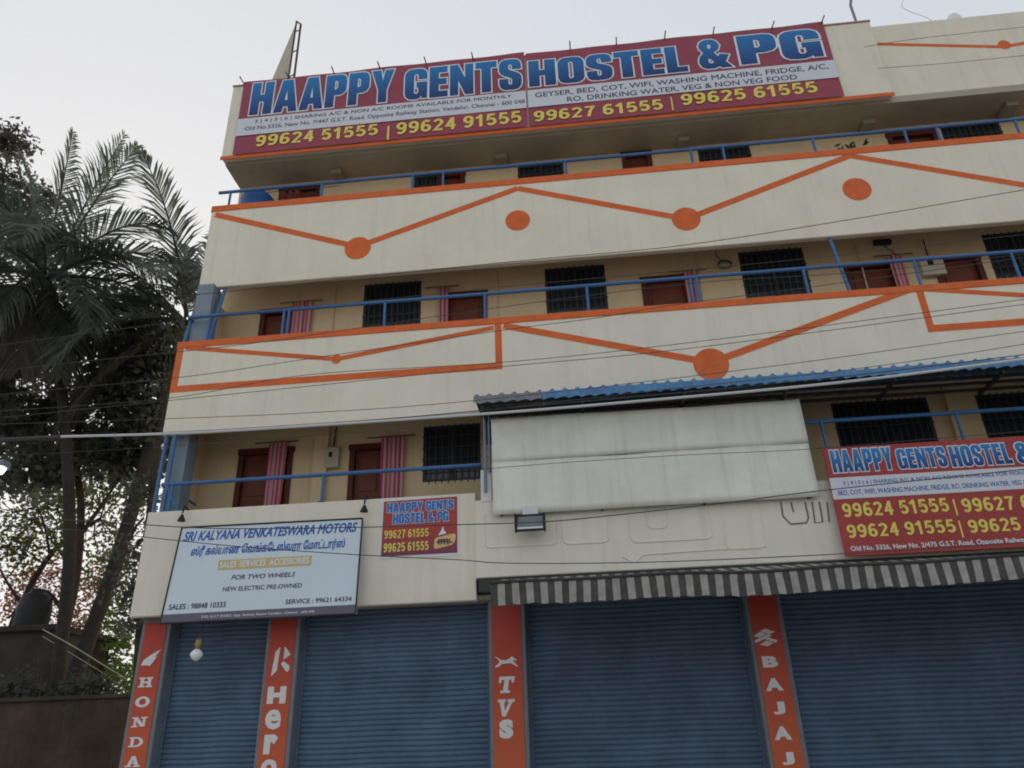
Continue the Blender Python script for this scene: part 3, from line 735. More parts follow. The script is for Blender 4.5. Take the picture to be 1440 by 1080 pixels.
# ---------------------------------------------------------------- pillar signs
YPS = YP-.012; B4 = flat(YPS)
def pillar_sign(i, label):
    a, b = PIL[i]
    t = thing('pillar_sign', label, 'sign', ((a+b)/2, YPS, .3), 'vertical shop signs on the pillars')
    MB().bevbox(a+.015, b-.01, YPS, YPS+.01, .3, 3.52, .003).build('sign_face', PILR, t)
    return t
def glyph(t, polys, box, name, m=LETW):
    """flat vinyl pieces; polys in 0..1 box coordinates, box = photo pixels (l,t,r,b)"""
    l, tp, r, bt = box; p0 = B4(l, bt); p1 = B4(r, tp); mb = MB()
    for k, pl in enumerate(polys):
        mb.plate([(p0.x+(p1.x-p0.x)*u, p0.z+(p1.z-p0.z)*v) for u, v in pl], YPS-.003-.0005*k, .002)
    return mb.build(name, m, t)
def bx(x0, y0, x1, y1): return [(x0,y0),(x1,y0),(x1,y1),(x0,y1)]
def ring(cx, cy, rx, ry, ix, iy, a0=0, a1=360, n=24):
    out = []
    for k in range(n):
        q0 = R(a0+(a1-a0)*k/n); q1 = R(a0+(a1-a0)*(k+1)/n)
        out.append([(cx+rx*math.cos(q0),cy+ry*math.sin(q0)),(cx+rx*math.cos(q1),cy+ry*math.sin(q1)),(cx+ix*math.cos(q1),cy+iy*math.sin(q1)),(cx+ix*math.cos(q0),cy+iy*math.sin(q0))])
    return out
def ringglyph(t, polys, box, name):     # ring pieces share one level (they only touch)
    l, tp, r, bt = box; p0 = B4(l, bt); p1 = B4(r, tp); mb = MB()
    for pl in polys: mb.add([(p0.x+(p1.x-p0.x)*u, YPS-.003, p0.z+(p1.z-p0.z)*v) for u, v in pl], [(0,1,2,3)])
    return mb.build(name, LETW, t)
SER_H = [bx(.12,.05,.36,.95), bx(.64,.05,.88,.95), bx(.3,.4,.7,.6), bx(0,0,.46,.16), bx(.54,0,1,.16), bx(0,.84,.46,1), bx(.54,.84,1,1)]
SER_N = [bx(.14,.05,.3,.95), bx(.72,.05,.88,.95), [(.12,.95),(.4,.95),(.88,.05),(.6,.05)], bx(0,0,.42,.14), bx(0,.86,.36,1), bx(.58,.86,1,1)]
SER_A = [[(.12,.05),(.32,.05),(.6,1),(.38,1)], [(.68,.05),(.92,.05),(.62,1),(.4,1)], bx(.3,.28,.74,.42), bx(0,0,.42,.14), bx(.56,0,1,.14)]
t = pillar_sign(0, 'leftmost orange pillar sign, winged emblem above white slab serif letters')
mb_w = [[(0,.0),(.35,.0),(.72,.55),(1,1),(.55,.72),(.12,.35)], [(.1,.1),(.5,-.05),(.78,.45),(.7,.5)], [(.25,.0),(.62,.12),(.86,.62)]]
glyph(t, mb_w, (198,913,227,936), 'wing_emblem')
glyph(t, SER_H, (194,952,216,967), 'letter')
ringglyph(t, ring(.5,.5,.5,.5,.24,.3), (189,979,212,995), 'letter')
glyph(t, SER_N, (184,1008,208,1023), 'letter')
glyph(t, [bx(.12,.05,.34,.95), bx(0,0,.45,.15), bx(0,.85,.45,1)], (180,1036,203,1051), 'letter')
ringglyph(t, ring(.42,.5,.56,.5,.32,.34,-90,90), (180,1036,203,1051), 'letter')
glyph(t, SER_A, (175,1063,199,1079), 'letter')
t = pillar_sign(1, 'orange pillar sign with white angular arrow emblem above rounded letters, second from left')
glyph(t, [[(.0,.0),(.3,.18),(.38,1),(.12,.82)], [(.62,.55),(1,.72),(.62,1.02)], [(.62,.5),(.98,.34),(.98,.18),(.85,.12),(.5,.4)]], (381,909,410,951), 'arrow_emblem')
def hl(s, tl, bl, tr, b=.06): letters(s, tl, bl, tr, B4, LETW, t, 'letter', b, lift=.002)
hl('H', (376,966), (376,990), (402,966), .07); hl('e', (373,998), (373,1026), (395,998), .035); hl('r', (371,1033), (371,1061), (390,1033), .07); hl('o', (367,1068), (367,1092), (389,1068), .045)
t = pillar_sign(2, 'red-orange pillar sign with galloping horse emblem and three slanted letters, below awning end')
horse = [[(.0,.95),(.12,.78),(.2,.62),(.18,.42),(.06,.2),(.0,.12),(.0,.02),(.16,.06),(.3,.3),(.45,.34),(.7,.36),(.82,.2),(.97,.0),(1,.06),(.9,.32),(.8,.48),(.83,.62),(.93,.55),(.95,.64),(.82,.85),(.74,1.0),(.7,.88),(.6,.74),(.5,.62),(.3,.66),(.2,.78),(.04,1.0)]]
glyph(t, horse, (696,922,728,939), 'horse_emblem')
sl = lambda P, k=.18: [[(u+(v-.5)*k, v) for u, v in p] for p in P]
glyph(t, sl([bx(.36,.05,.66,.95), bx(0,.8,1,1), bx(0,.62,.16,.82), bx(.84,.62,1,.82), bx(.2,0,.82,.16)]), (701,951,722,975), 'letter')
glyph(t, sl([[(.08,.95),(.36,.95),(.58,0),(.4,0)], [(.7,.95),(.92,.95),(.6,0),(.42,0)], bx(0,.84,.48,1), bx(.58,.84,1,1)]), (699,983,722,1008), 'letter')
hl('S', (702,1012), (702,1039), (722,1012), .08)
t = pillar_sign(3, 'red-orange pillar sign with folded ribbon emblem and five block letters, rightmost')
glyph(t, [[(.0,.62),(.3,.86),(.55,.72),(.25,.5)], [(.3,.9),(.55,1.02),(.95,.82),(.7,.68)], [(.28,.5),(.62,.72),(.78,.6),(.42,.38)], [(.05,.2),(.0,.36),(.3,.5),(.42,.4)], [(.62,.5),(1,.3),(.9,.16),(.46,.36)], [(.2,.1),(.5,.3),(.8,.14),(.5,-.03)]], (1062,884,1091,909), 'ribbon_emblem')
for s_, a in (('B', (1072,923,1094,939)), ('A', (1076,954,1101,972)), ('J', (1087,987,1104,1005)), ('A', (1088,1022,1113,1041)), ('J', (1099,1058,1117,1076))):
    hl(s_, (a[0],a[1]), (a[0],a[3]), (a[2],a[1]), .06)

# ---------------------------------------------------------------- blank white board
YW = -.2
t = thing('blank_board', 'large blank greenish white board fixed across the first floor railing below the canopy', 'board', W(920,712,YW))
q = [W(p[0], p[1], YW) for p in ((692,722),(1153,700),(1125,564),(692,588))]
x0 = (q[0].x+q[3].x)/2; x1 = (q[1].x+q[2].x)/2; zb_, zt_ = (q[0].z+q[1].z)/2, (q[2].z+q[3].z)/2; zm = Z(900,637,YW)
for (a, b_) in ((zb_, zm-.003), (zm+.003, zt_)):
    nx, nz = 30, 8; vs = []; fs = []
    for j in range(nz+1):
        for i in range(nx+1):
            u, v = i/nx, j/nz
            vs.append((x0+(x1-x0)*u, YW+.010*math.sin(u*9+v*2)*math.sin(v*3+1)+.006*math.sin(u*23+v*5)-.004*(a > zb_), a+(b_-a)*v+(.012*math.sin(u*7) if (j == nz and a > zb_) else 0)))
    for j in range(nz):
        for i in range(nx): k = j*(nx+1)+i; fs.append((k, k+1, k+nx+2, k+nx+1))
    o = MB().add(vs, fs).build('board_sheet', WHITE, t, True)
    md = o.modifiers.new('thick', 'SOLIDIFY'); md.thickness = .012; md.offset = -1
fb = MB()
for zz in (zb_+.03, zt_-.08): fb.box(x0+.02, x1-.02, YW+.035, YW+.07, zz, zz+.05)
for k in range(4): xx = x0+.1+k*(x1-x0-.25)/3; fb.box(xx, xx+.04, YW+.07, YW+.105, zb_, zt_-.05)
fb.build('back_frame', STEEL, t)

# ---------------------------------------------------------------- curtains
def curtain(px0, px1, pyt, floor, label, drop=None):
    a, b = X(px0, pyt+30, YR), X(px1, pyt+30, YR); zt_ = Z((px0+px1)/2, pyt, YR); n = 40; rows = 14; vs = []; fs = []
    z0 = floor+.12
    for j in range(rows+1):
        v = j/rows
        for i in range(n+1):
            u = i/n; sway = .03*math.sin(v*3+u)
            vs.append((a+(b-a)*u*(1-.06*v)+sway*.4, YR-.085+.03*math.sin(u*(b-a)*2*math.pi/.11)*(.6+.4*v)+.008*math.sin(u*40), zt_-(zt_-z0)*v))
    for j in range(rows):
        for i in range(n): k = j*(n+1)+i; fs.append((k, k+n+1, k+n+2, k+1))
    t = thing('door_curtain', label, 'curtain', ((a+b)/2, YR-.08, floor), 'striped door curtains')
    MB().add(vs, fs).build('cloth', CURT, t, True)
    MB().tube([(a-.25, YR-.085, zt_+.01), (b+.2, YR-.085, zt_+.01)], .01, 6).build('curtain_rod', RUST, t)
curtain(378,403,625,F1,'pink striped curtain half across the first floor door behind the motor shop board')
curtain(537,569,617,F1,'wide pink striped curtain beside the first floor door, left of the dark barred window')
curtain(411,438,428,F2,'pink striped curtain in the leftmost second floor doorway')
curtain(617,631,407,F2,'narrow pink striped curtain at left edge of the second floor door, between two barred windows')
curtain(964,981,384,F2,'narrow pale curtain at right edge of the second floor door beside the hanging wire coil')
curtain(1254,1274,362,F2,'pale striped curtain next to the white meter box on the second floor')

# ---------------------------------------------------------------- boxes and lamps on the building
def meter(px0, py0, px1, py1, label):
    a, b = W(px0, py1, YR), W(px1, py0, YR)
    t = thing('meter_box', label, 'meter box', ((a.x+b.x)/2, YR-.06, a.z), 'electric meter boxes')
    MB().bevbox(a.x, b.x, YR-.12, YR-.002, a.z, b.z, .01).build('housing', mat('meter_box_grey', (.5,.46,.38), .6, .1, 8), t)
    MB().box(a.x+(b.x-a.x)*.3, a.x+(b.x-a.x)*.55, YR-.123, YR-.121, a.z+(b.z-a.z)*.5, a.z+(b.z-a.z)*.75).build('dial', BLACK, t)
    MB().tube([((a.x+b.x)/2, YR-.05, b.z), ((a.x+b.x)/2+.02, YR-.03, b.z+.4)], .012, 6).build('conduit', BLACK, t)
meter(458,631,480,661,'pale meter box on the first floor wall between the two curtained doors')
meter(1296,363,1320,392,'pale meter box on the second floor wall between two red doors')
MET2 = W(1292,378,YR)
t = thing('floodlight', 'black rectangular floodlight fixed under the blank white board', 'lamp', W(745,748,-.3))
a, b = W(725,749,-.35), W(766,722,-.35)
mb = MB()
mb.add([(a.x,-.4,a.z),(b.x,-.4,a.z),(b.x,-.33,b.z),(a.x,-.33,b.z),(a.x+.05,-.25,a.z+.06),(b.x-.05,-.25,a.z+.06),(b.x-.05,-.24,b.z-.03),(a.x+.05,-.24,b.z-.03)],
       [(4,7,6,5),(0,4,5,1),(1,5,6,2),(2,6,7,3),(3,7,4,0)]); mb.build('housing', BLACK, t)
fl = MB(); dz = b.z-a.z
def fy(v): return -.4+.07*v
fl.add([(a.x+.03,fy(.1)+.004,a.z+.1*dz),(b.x-.03,fy(.1)+.004,a.z+.1*dz),(b.x-.03,fy(.92)+.004,a.z+.92*dz),(a.x+.03,fy(.92)+.004,a.z+.92*dz)], [(0,1,2,3)]); fl.build('lamp_glass', mat('lamp_glass', (.16,.19,.19), .15, spec=.6), t)
MB().box(a.x, b.x, -.408, -.397, a.z-.005, a.z+.03).box(a.x, b.x, -.338, -.327, b.z-.02, b.z+.006).box(a.x-.006, a.x+.022, -.41, -.33, a.z, b.z).box(b.x-.022, b.x+.006, -.41, -.33, a.z, b.z).build('bezel', BLACK, t)
MB().box(a.x+.03, b.x-.03, -.402, -.3985, a.z+.032, a.z+.06).build('reflector_strip', WHITE2, t)
MB().box((a.x+b.x)/2-.03, (a.x+b.x)/2+.03, -.25, -.1, (a.z+b.z)/2-.03, (a.z+b.z)/2+.03).build('bracket', STEEL, t)
MB().box(a.x+.1, b.x-.1, -.235, -.215, b.z-.02, b.z+.16).build('pale_plate', WHITE2, t)

def spot(px, py, label):
    p = W(px, py, -.1)
    t = thing('sign_spotlight', label, 'lamp', p, 'small black lamps over the motor shop board')
    MB().tube([(p.x, .02, Z1t+.01), (p.x, -.1, Z1t+.03), (p.x, -.13, p.z+.06)], .014, 6).build('arm', BLACK, t)
    MB().lathe((p.x, -.13, p.z-.06), [(.06,0),(.055,.02),(.035,.06),(.02,.1)], 14).build('shade', BLACK, t)
spot(257,728,'small black lamp over the left end of the pale blue board'); spot(513,715,'small black lamp over the right end of the pale blue board')
p = W(195,740,-.03); mb = MB(); mb.tube([(p.x-.09,-.03,p.z-.17),(p.x-.02,-.06,p.z),(p.x+.06,-.03,p.z+.13)], .022, 6)
mb.box(p.x-.13, p.x-.06, -.05, -.004, p.z-.2, p.z-.14)
single(mb, 'cable_bracket', BLACK, 'black slanting cable bracket at the left corner of the first floor parapet', 'bracket')
# hanging bulb
p = W(278,916,-.1)
t = thing('hanging_bulb', 'white bulb hanging in a brass holder below the pale blue board', 'lamp', p)
MB().tube([(p.x+.03,-.1,p.z+.55),(p.x+.02,-.1,p.z+.15)], .009, 6).build('cord', WIRE, t)
MB().lathe((p.x, -.1, p.z+.03), [(.035,0),(.05,.05),(.045,.12),(.02,.15)], 14).build('holder', mat('brass', (.3,.24,.1), .5, metal=.5), t)
MB().lathe((p.x-.01, -.1, p.z-.13), [(.02,0),(.07,.04),(.09,.09),(.07,.13),(.035,.16)], 16).build('bulb', mat('bulb_glass', (.85,.87,.9), .2), t, True)
# tube light holder and wire coil on second floor
p = W(1242,339,YR-.1)
t = thing('tube_light', 'dark unlit tube light holder high on the second floor wall', 'lamp', p)
MB().box(p.x-.15, p.x+.15, YR-.09, YR-.01, p.z-.035, p.z+.05).build('holder', BLACK, t)
MB().tube([(p.x-.14, YR-.11, p.z-.02),(p.x+.14, YR-.11, p.z-.02)], .016, 8).build('tube', GRILLE, t)
MB().tube([(p.x, YR-.02, p.z),(p.x+.25, YR-.02, p.z-.35)], .008, 5).build('flex', WIRE, t)
p = W(1019,372,YR-.04); mb = MB()
for k in range(3): mb.tube([(p.x+(.11+.008*k)*math.cos(q/14*2*math.pi), YR-.03-.012*k, p.z+(.075+.006*k)*math.sin(q/14*2*math.pi)) for q in range(15)], .009, 5)
mb.tube([(p.x-.02,YR-.03,p.z+.08),(p.x-.12,YR-.03,p.z+.22),(p.x-.13,YR-.03,p.z+.3)], .008, 5)
single(mb, 'wire_coil', WIRE, 'coil of dark wire hanging on the second floor wall left of a barred window', 'wire coil')

# ---------------------------------------------------------------- things on the top balcony
a, b = W(338,290,.75), W(385,272,.75)
t = thing('water_drum', 'blue plastic drum standing at the left end of the top balcony', 'drum', ((a.x+b.x)/2, .8, F3))
rr = (b.x-a.x)/2
MB().lathe(((a.x+b.x)/2, .8, F3), [(rr*.85,0),(rr,.1),(rr,.55),(rr*.93,.6),(rr,.65),(rr,b.z-F3-.12),(rr*.8,b.z-F3-.03),(rr*.5,b.z-F3)], 24).build('barrel', mat('drum_blue', (.02,.1,.3), .5), t, True)
MB().lathe(((a.x+b.x)/2, .8, b.z+.002), [(rr*.45,0),(rr*.45,.04),(rr*.2,.05)], 20).build('lid', BLACK, t)
a, b = W(392,285,.7), W(423,268,.7); mb = MB(); n = 20; vs = []; fs = []
for j in range(9):
    for i in range(n+1): vs.append((a.x+(b.x-a.x)*i/n, .7+.03*math.sin(i*1.1)+.01*j*math.sin(i), b.z-j*.11+.015*math.sin(i*.8)))
for j in range(8):
    for i in range(n): k = j*(n+1)+i; fs.append((k,k+n+1,k+n+2,k+1))
t = thing('hanging_cloth', 'dark red cloth drying on a line at the left of the top balcony', 'cloth', ((a.x+b.x)/2,.7,b.z-.9))
MB().add(vs, fs).build('cloth', mat('red_cloth', (.16,.03,.03), .9, .5, 12), t, True)
MB().tube([(a.x-.8,.7,b.z+.03),(b.x+.8,.7,b.z+.03)], .006, 5).build('line', WIRE, t)
# pots with plants on the top parapet
mb = MB(); p = W(1200,214,.6); cr = MB()
t = thing('potted_plant', 'dark potted plant peeping over the top parapet under the zigzag peak', 'plant', (p.x,.62,F3))
MB().lathe((p.x,.62,F3), [(.12,0),(.17,.25),(.19,.27),(.19,.3)], 16).build('pot', mat('terracotta', (.25,.09,.05), .9), t)
zt_ = Z(1200,202,.6)
for k in range(90):
    c = Vector((p.x+random.gauss(0,.13), .62+random.gauss(0,.06), random.uniform(F3+.35, zt_)))
    d = Vector((random.gauss(0,1),random.gauss(0,.6),random.gauss(.6,.6))).normalized(); s_ = d.cross(Vector((0,1,.3))).normalized()
    cr.add([c, c+d*.07+s_*.03, c+d*.16, c+d*.07-s_*.03], [(0,1,2,3)])
DLEAF = leaf_mat('plant_leaf', (.03,.05,.025), (.06,.09,.04))
cr.build('foliage', DLEAF, t)
MB().tube([(p.x,.62,F3+.28),(p.x,.62,zt_-.1)], .012, 5).build('stem', RUST, t)

# ---------------------------------------------------------------- roof things
t = thing('roof_hoarding', 'triangular pale tin hoarding on a thin steel frame at the left of the roof', 'hoarding', W(395,118,2.2))
pts = [W(364,122,2.2), W(404,125,2.2), W(417,31,2.2)]
mb = MB(); mb.add([pts[0]+Vector((0,.35,0)), pts[1], pts[2], pts[0]+Vector((0,.37,0)), pts[1]+Vector((0,.02,0)), pts[2]+Vector((0,.02,0))], [(0,1,2),(5,4,3),(0,3,4,1),(1,4,5,2),(2,5,3,0)])
mb.build('tin_sheet', mat('pale_tin', (.5,.47,.38), .7, .15, 3), t)
mb = MB(); A0, A1, B0, B1 = W(403,130,2.18), W(417,30,2.18), W(411,130,2.18), W(423,34,2.18)
mb.tube([A0, A1], .025, 6); mb.tube([B0, B1], .03, 6); mb.tube([A1, B1], .02, 6)
for u in (.2, .55, .85): mb.tube([A0.lerp(A1, u), B0.lerp(B1, u+.06)], .015, 6)
mb.build('frame', RUST, t)
t = thing('antenna_mast', 'bent grey pipe mast on the roof behind the right end of the roof banner', 'mast', W(1204,40,1.0))
MB().tube([W(1206,50,1.0), W(1203,28,1.0), W(1196,8,1.0), W(1199,-30,1.0)], .03, 8).build('pipe', PILLAR, t)
MB().box(W(1206,50,1.0).x-.08, W(1206,50,1.0).x+.08, .95, 1.05, W(1206,50,1.0).z-.02, W(1206,50,1.0).z).build('base_plate', STEEL, t)
p = W(1341,34,1.6)
t = thing('satellite_dish', 'small white dish peeking over the right roof parapet', 'dish', (p.x,1.6,p.z-.4))
MB().lathe((p.x,1.6,p.z-.35), [(.12,0),(.17,.2),(.19,.4),(.15,.52),(.05,.58)], 18).build('dome', WHITE2, t, True)
MB().tube([(p.x,1.6,p.z-.9),(p.x,1.6,p.z-.36)], .03, 8).build('stand', STEEL, t)

# ---------------------------------------------------------------- overhead cables
CB = [
 ('cable', 'thick pale bundled cable running just under the second floor band', WIREL, .021, -1.6, [(86,614),(300,607),(668,583),(900,564),(1180,538),(1440,505),(1700,470)]),
 ('cable', 'dark thick cable at the far left that continues the pale bundled cable', WIRE, .026, -1.6, [(-120,624),(-20,619),(84,614)]),
 ('cable', 'dark cable along the bottom edge of the second band, just above the pale bundled cable', WIRE, .009, -1.5, [(-120,628),(160,612),(440,597),(668,578),(1180,530),(1700,465)]),
 ('cable', 'thin cable meeting the left end of the second floor railing', WIRE, .006, -1.9, [(-120,505),(32,481),(260,451),(600,447),(800,417),(1000,395),(1260,378),(1700,330)][:3]+[(330,440),(500,425),(700,404),(1050,372),(1260,350),(1700,300)]),
 ('cable', 'thin cable rising along the orange top edge of the second band', WIRE, .006, -2.1, [(-120,540),(0,522),(130,507),(345,484),(600,447),(800,419),(1000,396),(1260,378),(1700,325)]),
 ('cable', 'thin cable crossing the small zigzag of the second band', WIRE, .006, -2.2, [(-120,572),(0,555),(250,531),(430,505),(717,463),(833,448),(953,428),(1130,405),(1440,362),(1700,325)]),
 ('cable', 'thin cable crossing below the boxed zigzag of the second band', WIRE, .006, -2.0, [(-120,585),(0,578),(237,560),(433,527),(700,510),(960,483),(1440,421),(1700,385)]),
 ('cable', 'thin cable passing just over the big orange dot of the second band', WIRE, .006, -2.3, [(-120,600),(240,563),(680,518),(960,491),(1440,428),(1700,395)]),
 ('cable', 'thin cable low on the second band, rising from the canopy corner', WIRE, .006, -2.1, [(-120,600),(200,590),(443,580),(680,562),(1070,517),(1440,466),(1700,430)]),
 ('cable', 'thin cable dipping close over the blue canopy at right', WIRE, .006, -1.8, [(700,575),(960,545),(1160,524),(1303,505),(1440,484),(1700,440)]),
 ('cable', 'thin cable slanting across the lower right of the third band', WIRE, .007, -2.6, [(262,416),(420,399),(600,380),(760,364),(960,345),(1200,308),(1440,267),(1700,225)]),
 ('cable', 'thin cable across the top of the first floor doorways', WIRE, .005, -1.5, [(-120,646),(0,641),(200,630),(443,612),(600,600),(668,592)]),
 ('cable', 'dark cable crossing the pale blue board heading and the poster', WIRE, .009, -2.0, [(-120,720),(0,726),(160,735),(300,743),(480,742),(640,738),(760,734),(840,727),(1013,708),(1155,690),(1440,660),(1700,630)]),
 ('cable', 'dark cable sagging below the poster and along the beige fascia panel', WIRE, .008, -1.9, [(-120,735),(60,742),(180,753),(330,768),(500,780),(640,787),(717,792),(893,791),(1078,784),(1300,772),(1700,745)]),
 ('cable', 'thin cable running along the middle of the blank board', WIRE, .006, -.9, [(672,660),(800,650),(960,640),(1130,632),(1300,618),(1700,585)]),
 ('cable', 'thin upper cable across the right roof parapet', WIRE, .006, -.6, [(1215,66),(1293,54),(1440,38),(1700,8)]),
 ('cable', 'thin lower cable across the right roof parapet', WIRE, .006, -.6, [(1235,96),(1330,89),(1440,78),(1700,50)]),
 ('cable', 'thin wire against the sky at the top right corner', WIRE, .006, 1.0, [(1325,40),(1305,26),(1268,8),(1290,-20)]),
 ('cable', 'lower one of two pale cables slanting down behind the leftmost pillar sign', WIRET, .009, 3.0, [(60,895),(110,925),(150,950),(176,970)]),
 ('cable', 'upper one of two pale cables slanting down behind the leftmost pillar sign', WIRET, .012, 2.8, [(60,885),(105,910),(150,938),(178,955)]),
]
def smooth_path(P, n=8):
    out = []
    for i in range(len(P)-1):
        p0 = P[max(i-1,0)]; p1 = P[i]; p2 = P[i+1]; p3 = P[min(i+2,len(P)-1)]
        for k in range(n):
            t = k/n
            out.append(.5*((2*p1)+(p2-p0)*t+(2*p0-5*p1+4*p2-p3)*t*t+(3*p1-p0-3*p2+p3)*t**3))
    return out+[P[-1]]
for nm, lab, m, r, yy, pts in CB:
    single(MB().tube(smooth_path([W(a, b, yy) for a, b in pts]), r*(.72 if r < .012 else .85), 6), nm, m, lab, 'cable', 'overhead street cables')

# ---------------------------------------------------------------- trees on the left
BARK = mat('tree_bark', (.05,.038,.03), .95, .35, 6, .5, 14)
PBARK = mat('palm_bark', (.04,.034,.03), .95, .3, 8, .5, 10)
PLEAF = leaf_mat('palm_leaf', (.07,.085,.07), (.135,.15,.12), .5, .42, 1.2)
PDRY = leaf_mat('palm_leaf_dry', (.07,.064,.055), (.12,.11,.09), .3, .7, 1.5)
TLEAF = leaf_mat('tree_leaf', (.05,.06,.05), (.115,.125,.095), .5)
SLEAF = leaf_mat('yellow_green_leaf', (.05,.065,.02), (.12,.14,.04), .45)  # yellow-green leaves of the sparse thin tree
LGREEN = leaf_mat('bright_leaf', (.09,.16,.03), (.18,.24,.06), .45)
BOUG = leaf_mat('bougainvillea_leaf', (.2,.05,.04), (.25,.14,.08), .4)
def frond(mb, base, az, el, L, droop, nl=60, lw=.042, ll=1.3, hang=1.0):
    """one coconut frond: arching rib with two combs of leaflets"""
    L *= 1.42; p = Vector(base); pts = [p.copy()]; n = 16; e = el
    for i in range(n):
        t = i/n; e2 = el - droop*(t**1.5)
        d = Vector((math.sin(az)*math.cos(e2), math.cos(az)*math.cos(e2), math.sin(e2)))
        p = p + d*(L/n); pts.append(p.copy())
    mb.tube(pts, [.035*(1-.9*i/n)+.004 for i in range(n+1)], 5)
    side0 = Vector((math.cos(az), -math.sin(az), 0))
    for k in range(nl):
        t = .12+.88*k/nl; f = t*n; i = min(int(f), n-1); b = pts[i].lerp(pts[i+1], f-i)
        tg = (pts[i+1]-pts[i]).normalized(); up = side0.cross(tg).normalized()
        if up.z < 0 and el > -.3: up = -up
        if random.random() < .06: continue
        l = ll*(math.sin(math.pi*min(1, .18+t*.8))**.7)*random.uniform(.75, 1.12)
        for s_ in (1, -1):
            d = (side0*s_*(.66+random.uniform(-.12,.12)) + tg*(.62+.5*t) + up*random.uniform(.1,.35)).normalized()
            m1 = b+d*l*.5; m1 = m1+Vector((0,0,-hang*.12*l))
            m2 = b+d*l*.92+Vector((0,0,-hang*.55*l))
            wv = d.cross(up).normalized()*lw*.5 + up*random.uniform(-.3,.3)*lw
            mb.add([b-wv*.6, b+wv*.6, m1+wv, m1-wv, m2], [(0,1,2,3),(3,2,4)])
def palm(name, label, trunk, r0, r1, fronds, cc):
    t = thing(name, label, 'palm tree', trunk[0], 'coconut palms beside the building')
    P = smooth_path([Vector(q) for q in trunk], 10); n = len(P)
    mb = MB(); mb.tube(P, [(r0+(r1-r0)*i/(n-1))*(1+.06*(i % 2)) for i in range(n)], 12); mb.build('trunk', PBARK, t, True)
    for (az, el, L, dr, dry) in fronds:
        fb = MB(); frond(fb, cc+Vector((math.sin(az)*.12, math.cos(az)*.12, random.uniform(-.1,.15))), az, el, L, dr, hang=1.3 if dry else .6)
        fb.build('frond', PDRY if dry else PLEAF, t)
    cb = MB()
    for k in range(9):
        q = random.uniform(0, 6.28); c = cc+Vector((math.cos(q)*.22, math.sin(q)*.22, -.25-random.uniform(0,.25)))
        cb.lathe(c, [(.02,-.13),(.09,-.07),(.11,0),(.08,.08),(.02,.12)], 8)
    cb.build('coconut_bunch', mat('coconut', (.1,.12,.04), .7, .2, 6), t, True)
Y1 = 3.0
c1 = W(64, 392, Y1)
fr1 = [(R(-90),R(88),3.3,.06,0),(R(95),R(80),3.1,.2,0),(R(112),R(64),2.7,.5,0),(R(-100),R(76),2.9,.3,0),(R(95),R(54),2.6,1.9,0),(R(82),R(34),2.5,1.7,0),(R(105),R(14),2.5,1.5,0),(R(78),R(2),2.7,1.3,0),
       (R(-80),R(66),2.4,.7,0),(R(-95),R(40),2.8,1.0,0),(R(-110),R(12),2.9,1.2,0),(R(-70),R(-8),2.8,1.1,0),(R(185),R(48),2.0,1.5,0),(R(205),R(22),2.5,1.5,0),(R(150),R(14),2.4,1.6,0),
       (R(165),R(-8),2.6,1.2,0),(R(120),R(-20),2.7,1.0,0),(R(215),R(-22),2.7,.9,0),(R(-20),R(40),2.5,1.4,0),(R(40),R(-12),2.6,1.1,0),
       (R(160),R(-38),2.5,.8,0),(R(140),R(-60),2.2,.4,1),(R(225),R(-10),2.7,1.2,0),(R(180),R(-62),2.4,.3,1),(R(110),R(-52),2.3,.6,0),(R(250),R(-45),2.4,.6,0),(R(300),R(-50),2.4,.6,1),(R(80),R(-45),2.3,.7,0)]
palm('coconut_palm', 'larger coconut palm at the far left with arching fronds against the sky', [W(66,1120,Y1), W(84,930,Y1), W(98,760,Y1), W(88,560,Y1), c1], .12, .10, fr1, c1)
Y2 = 4.2
c2 = W(264, 452, Y2)
fr2 = [(R(20),R(86),2.3,.2,0),(R(-60),R(80),2.0,.3,0),(R(60),R(74),2.2,.5,0),(R(-80),R(48),1.9,1.3,0),(R(-100),R(22),2.3,1.5,0),(R(90),R(40),2.8,1.0,0),(R(180),R(60),2.8,.9,0),(R(220),R(35),2.8,1.2,0),
       (R(-120),R(5),2.8,1.3,0),(R(-70),R(-20),2.7,1.1,0),(R(160),R(10),2.7,1.3,0),(R(200),R(-20),2.7,1.0,0),(R(240),R(-45),2.6,.6,1),(R(270),R(-30),2.6,.8,0),(R(10),R(40),2.8,1.1,0),(R(-20),R(0),2.7,1.3,0)]
palm('coconut_palm', 'smaller coconut palm leaning towards the left edge of the building', [W(70,1120,Y2), W(100,970,Y2), W(160,800,Y2), W(205,650,Y2), W(240,520,Y2), c2], .165, .11, fr2, c2)

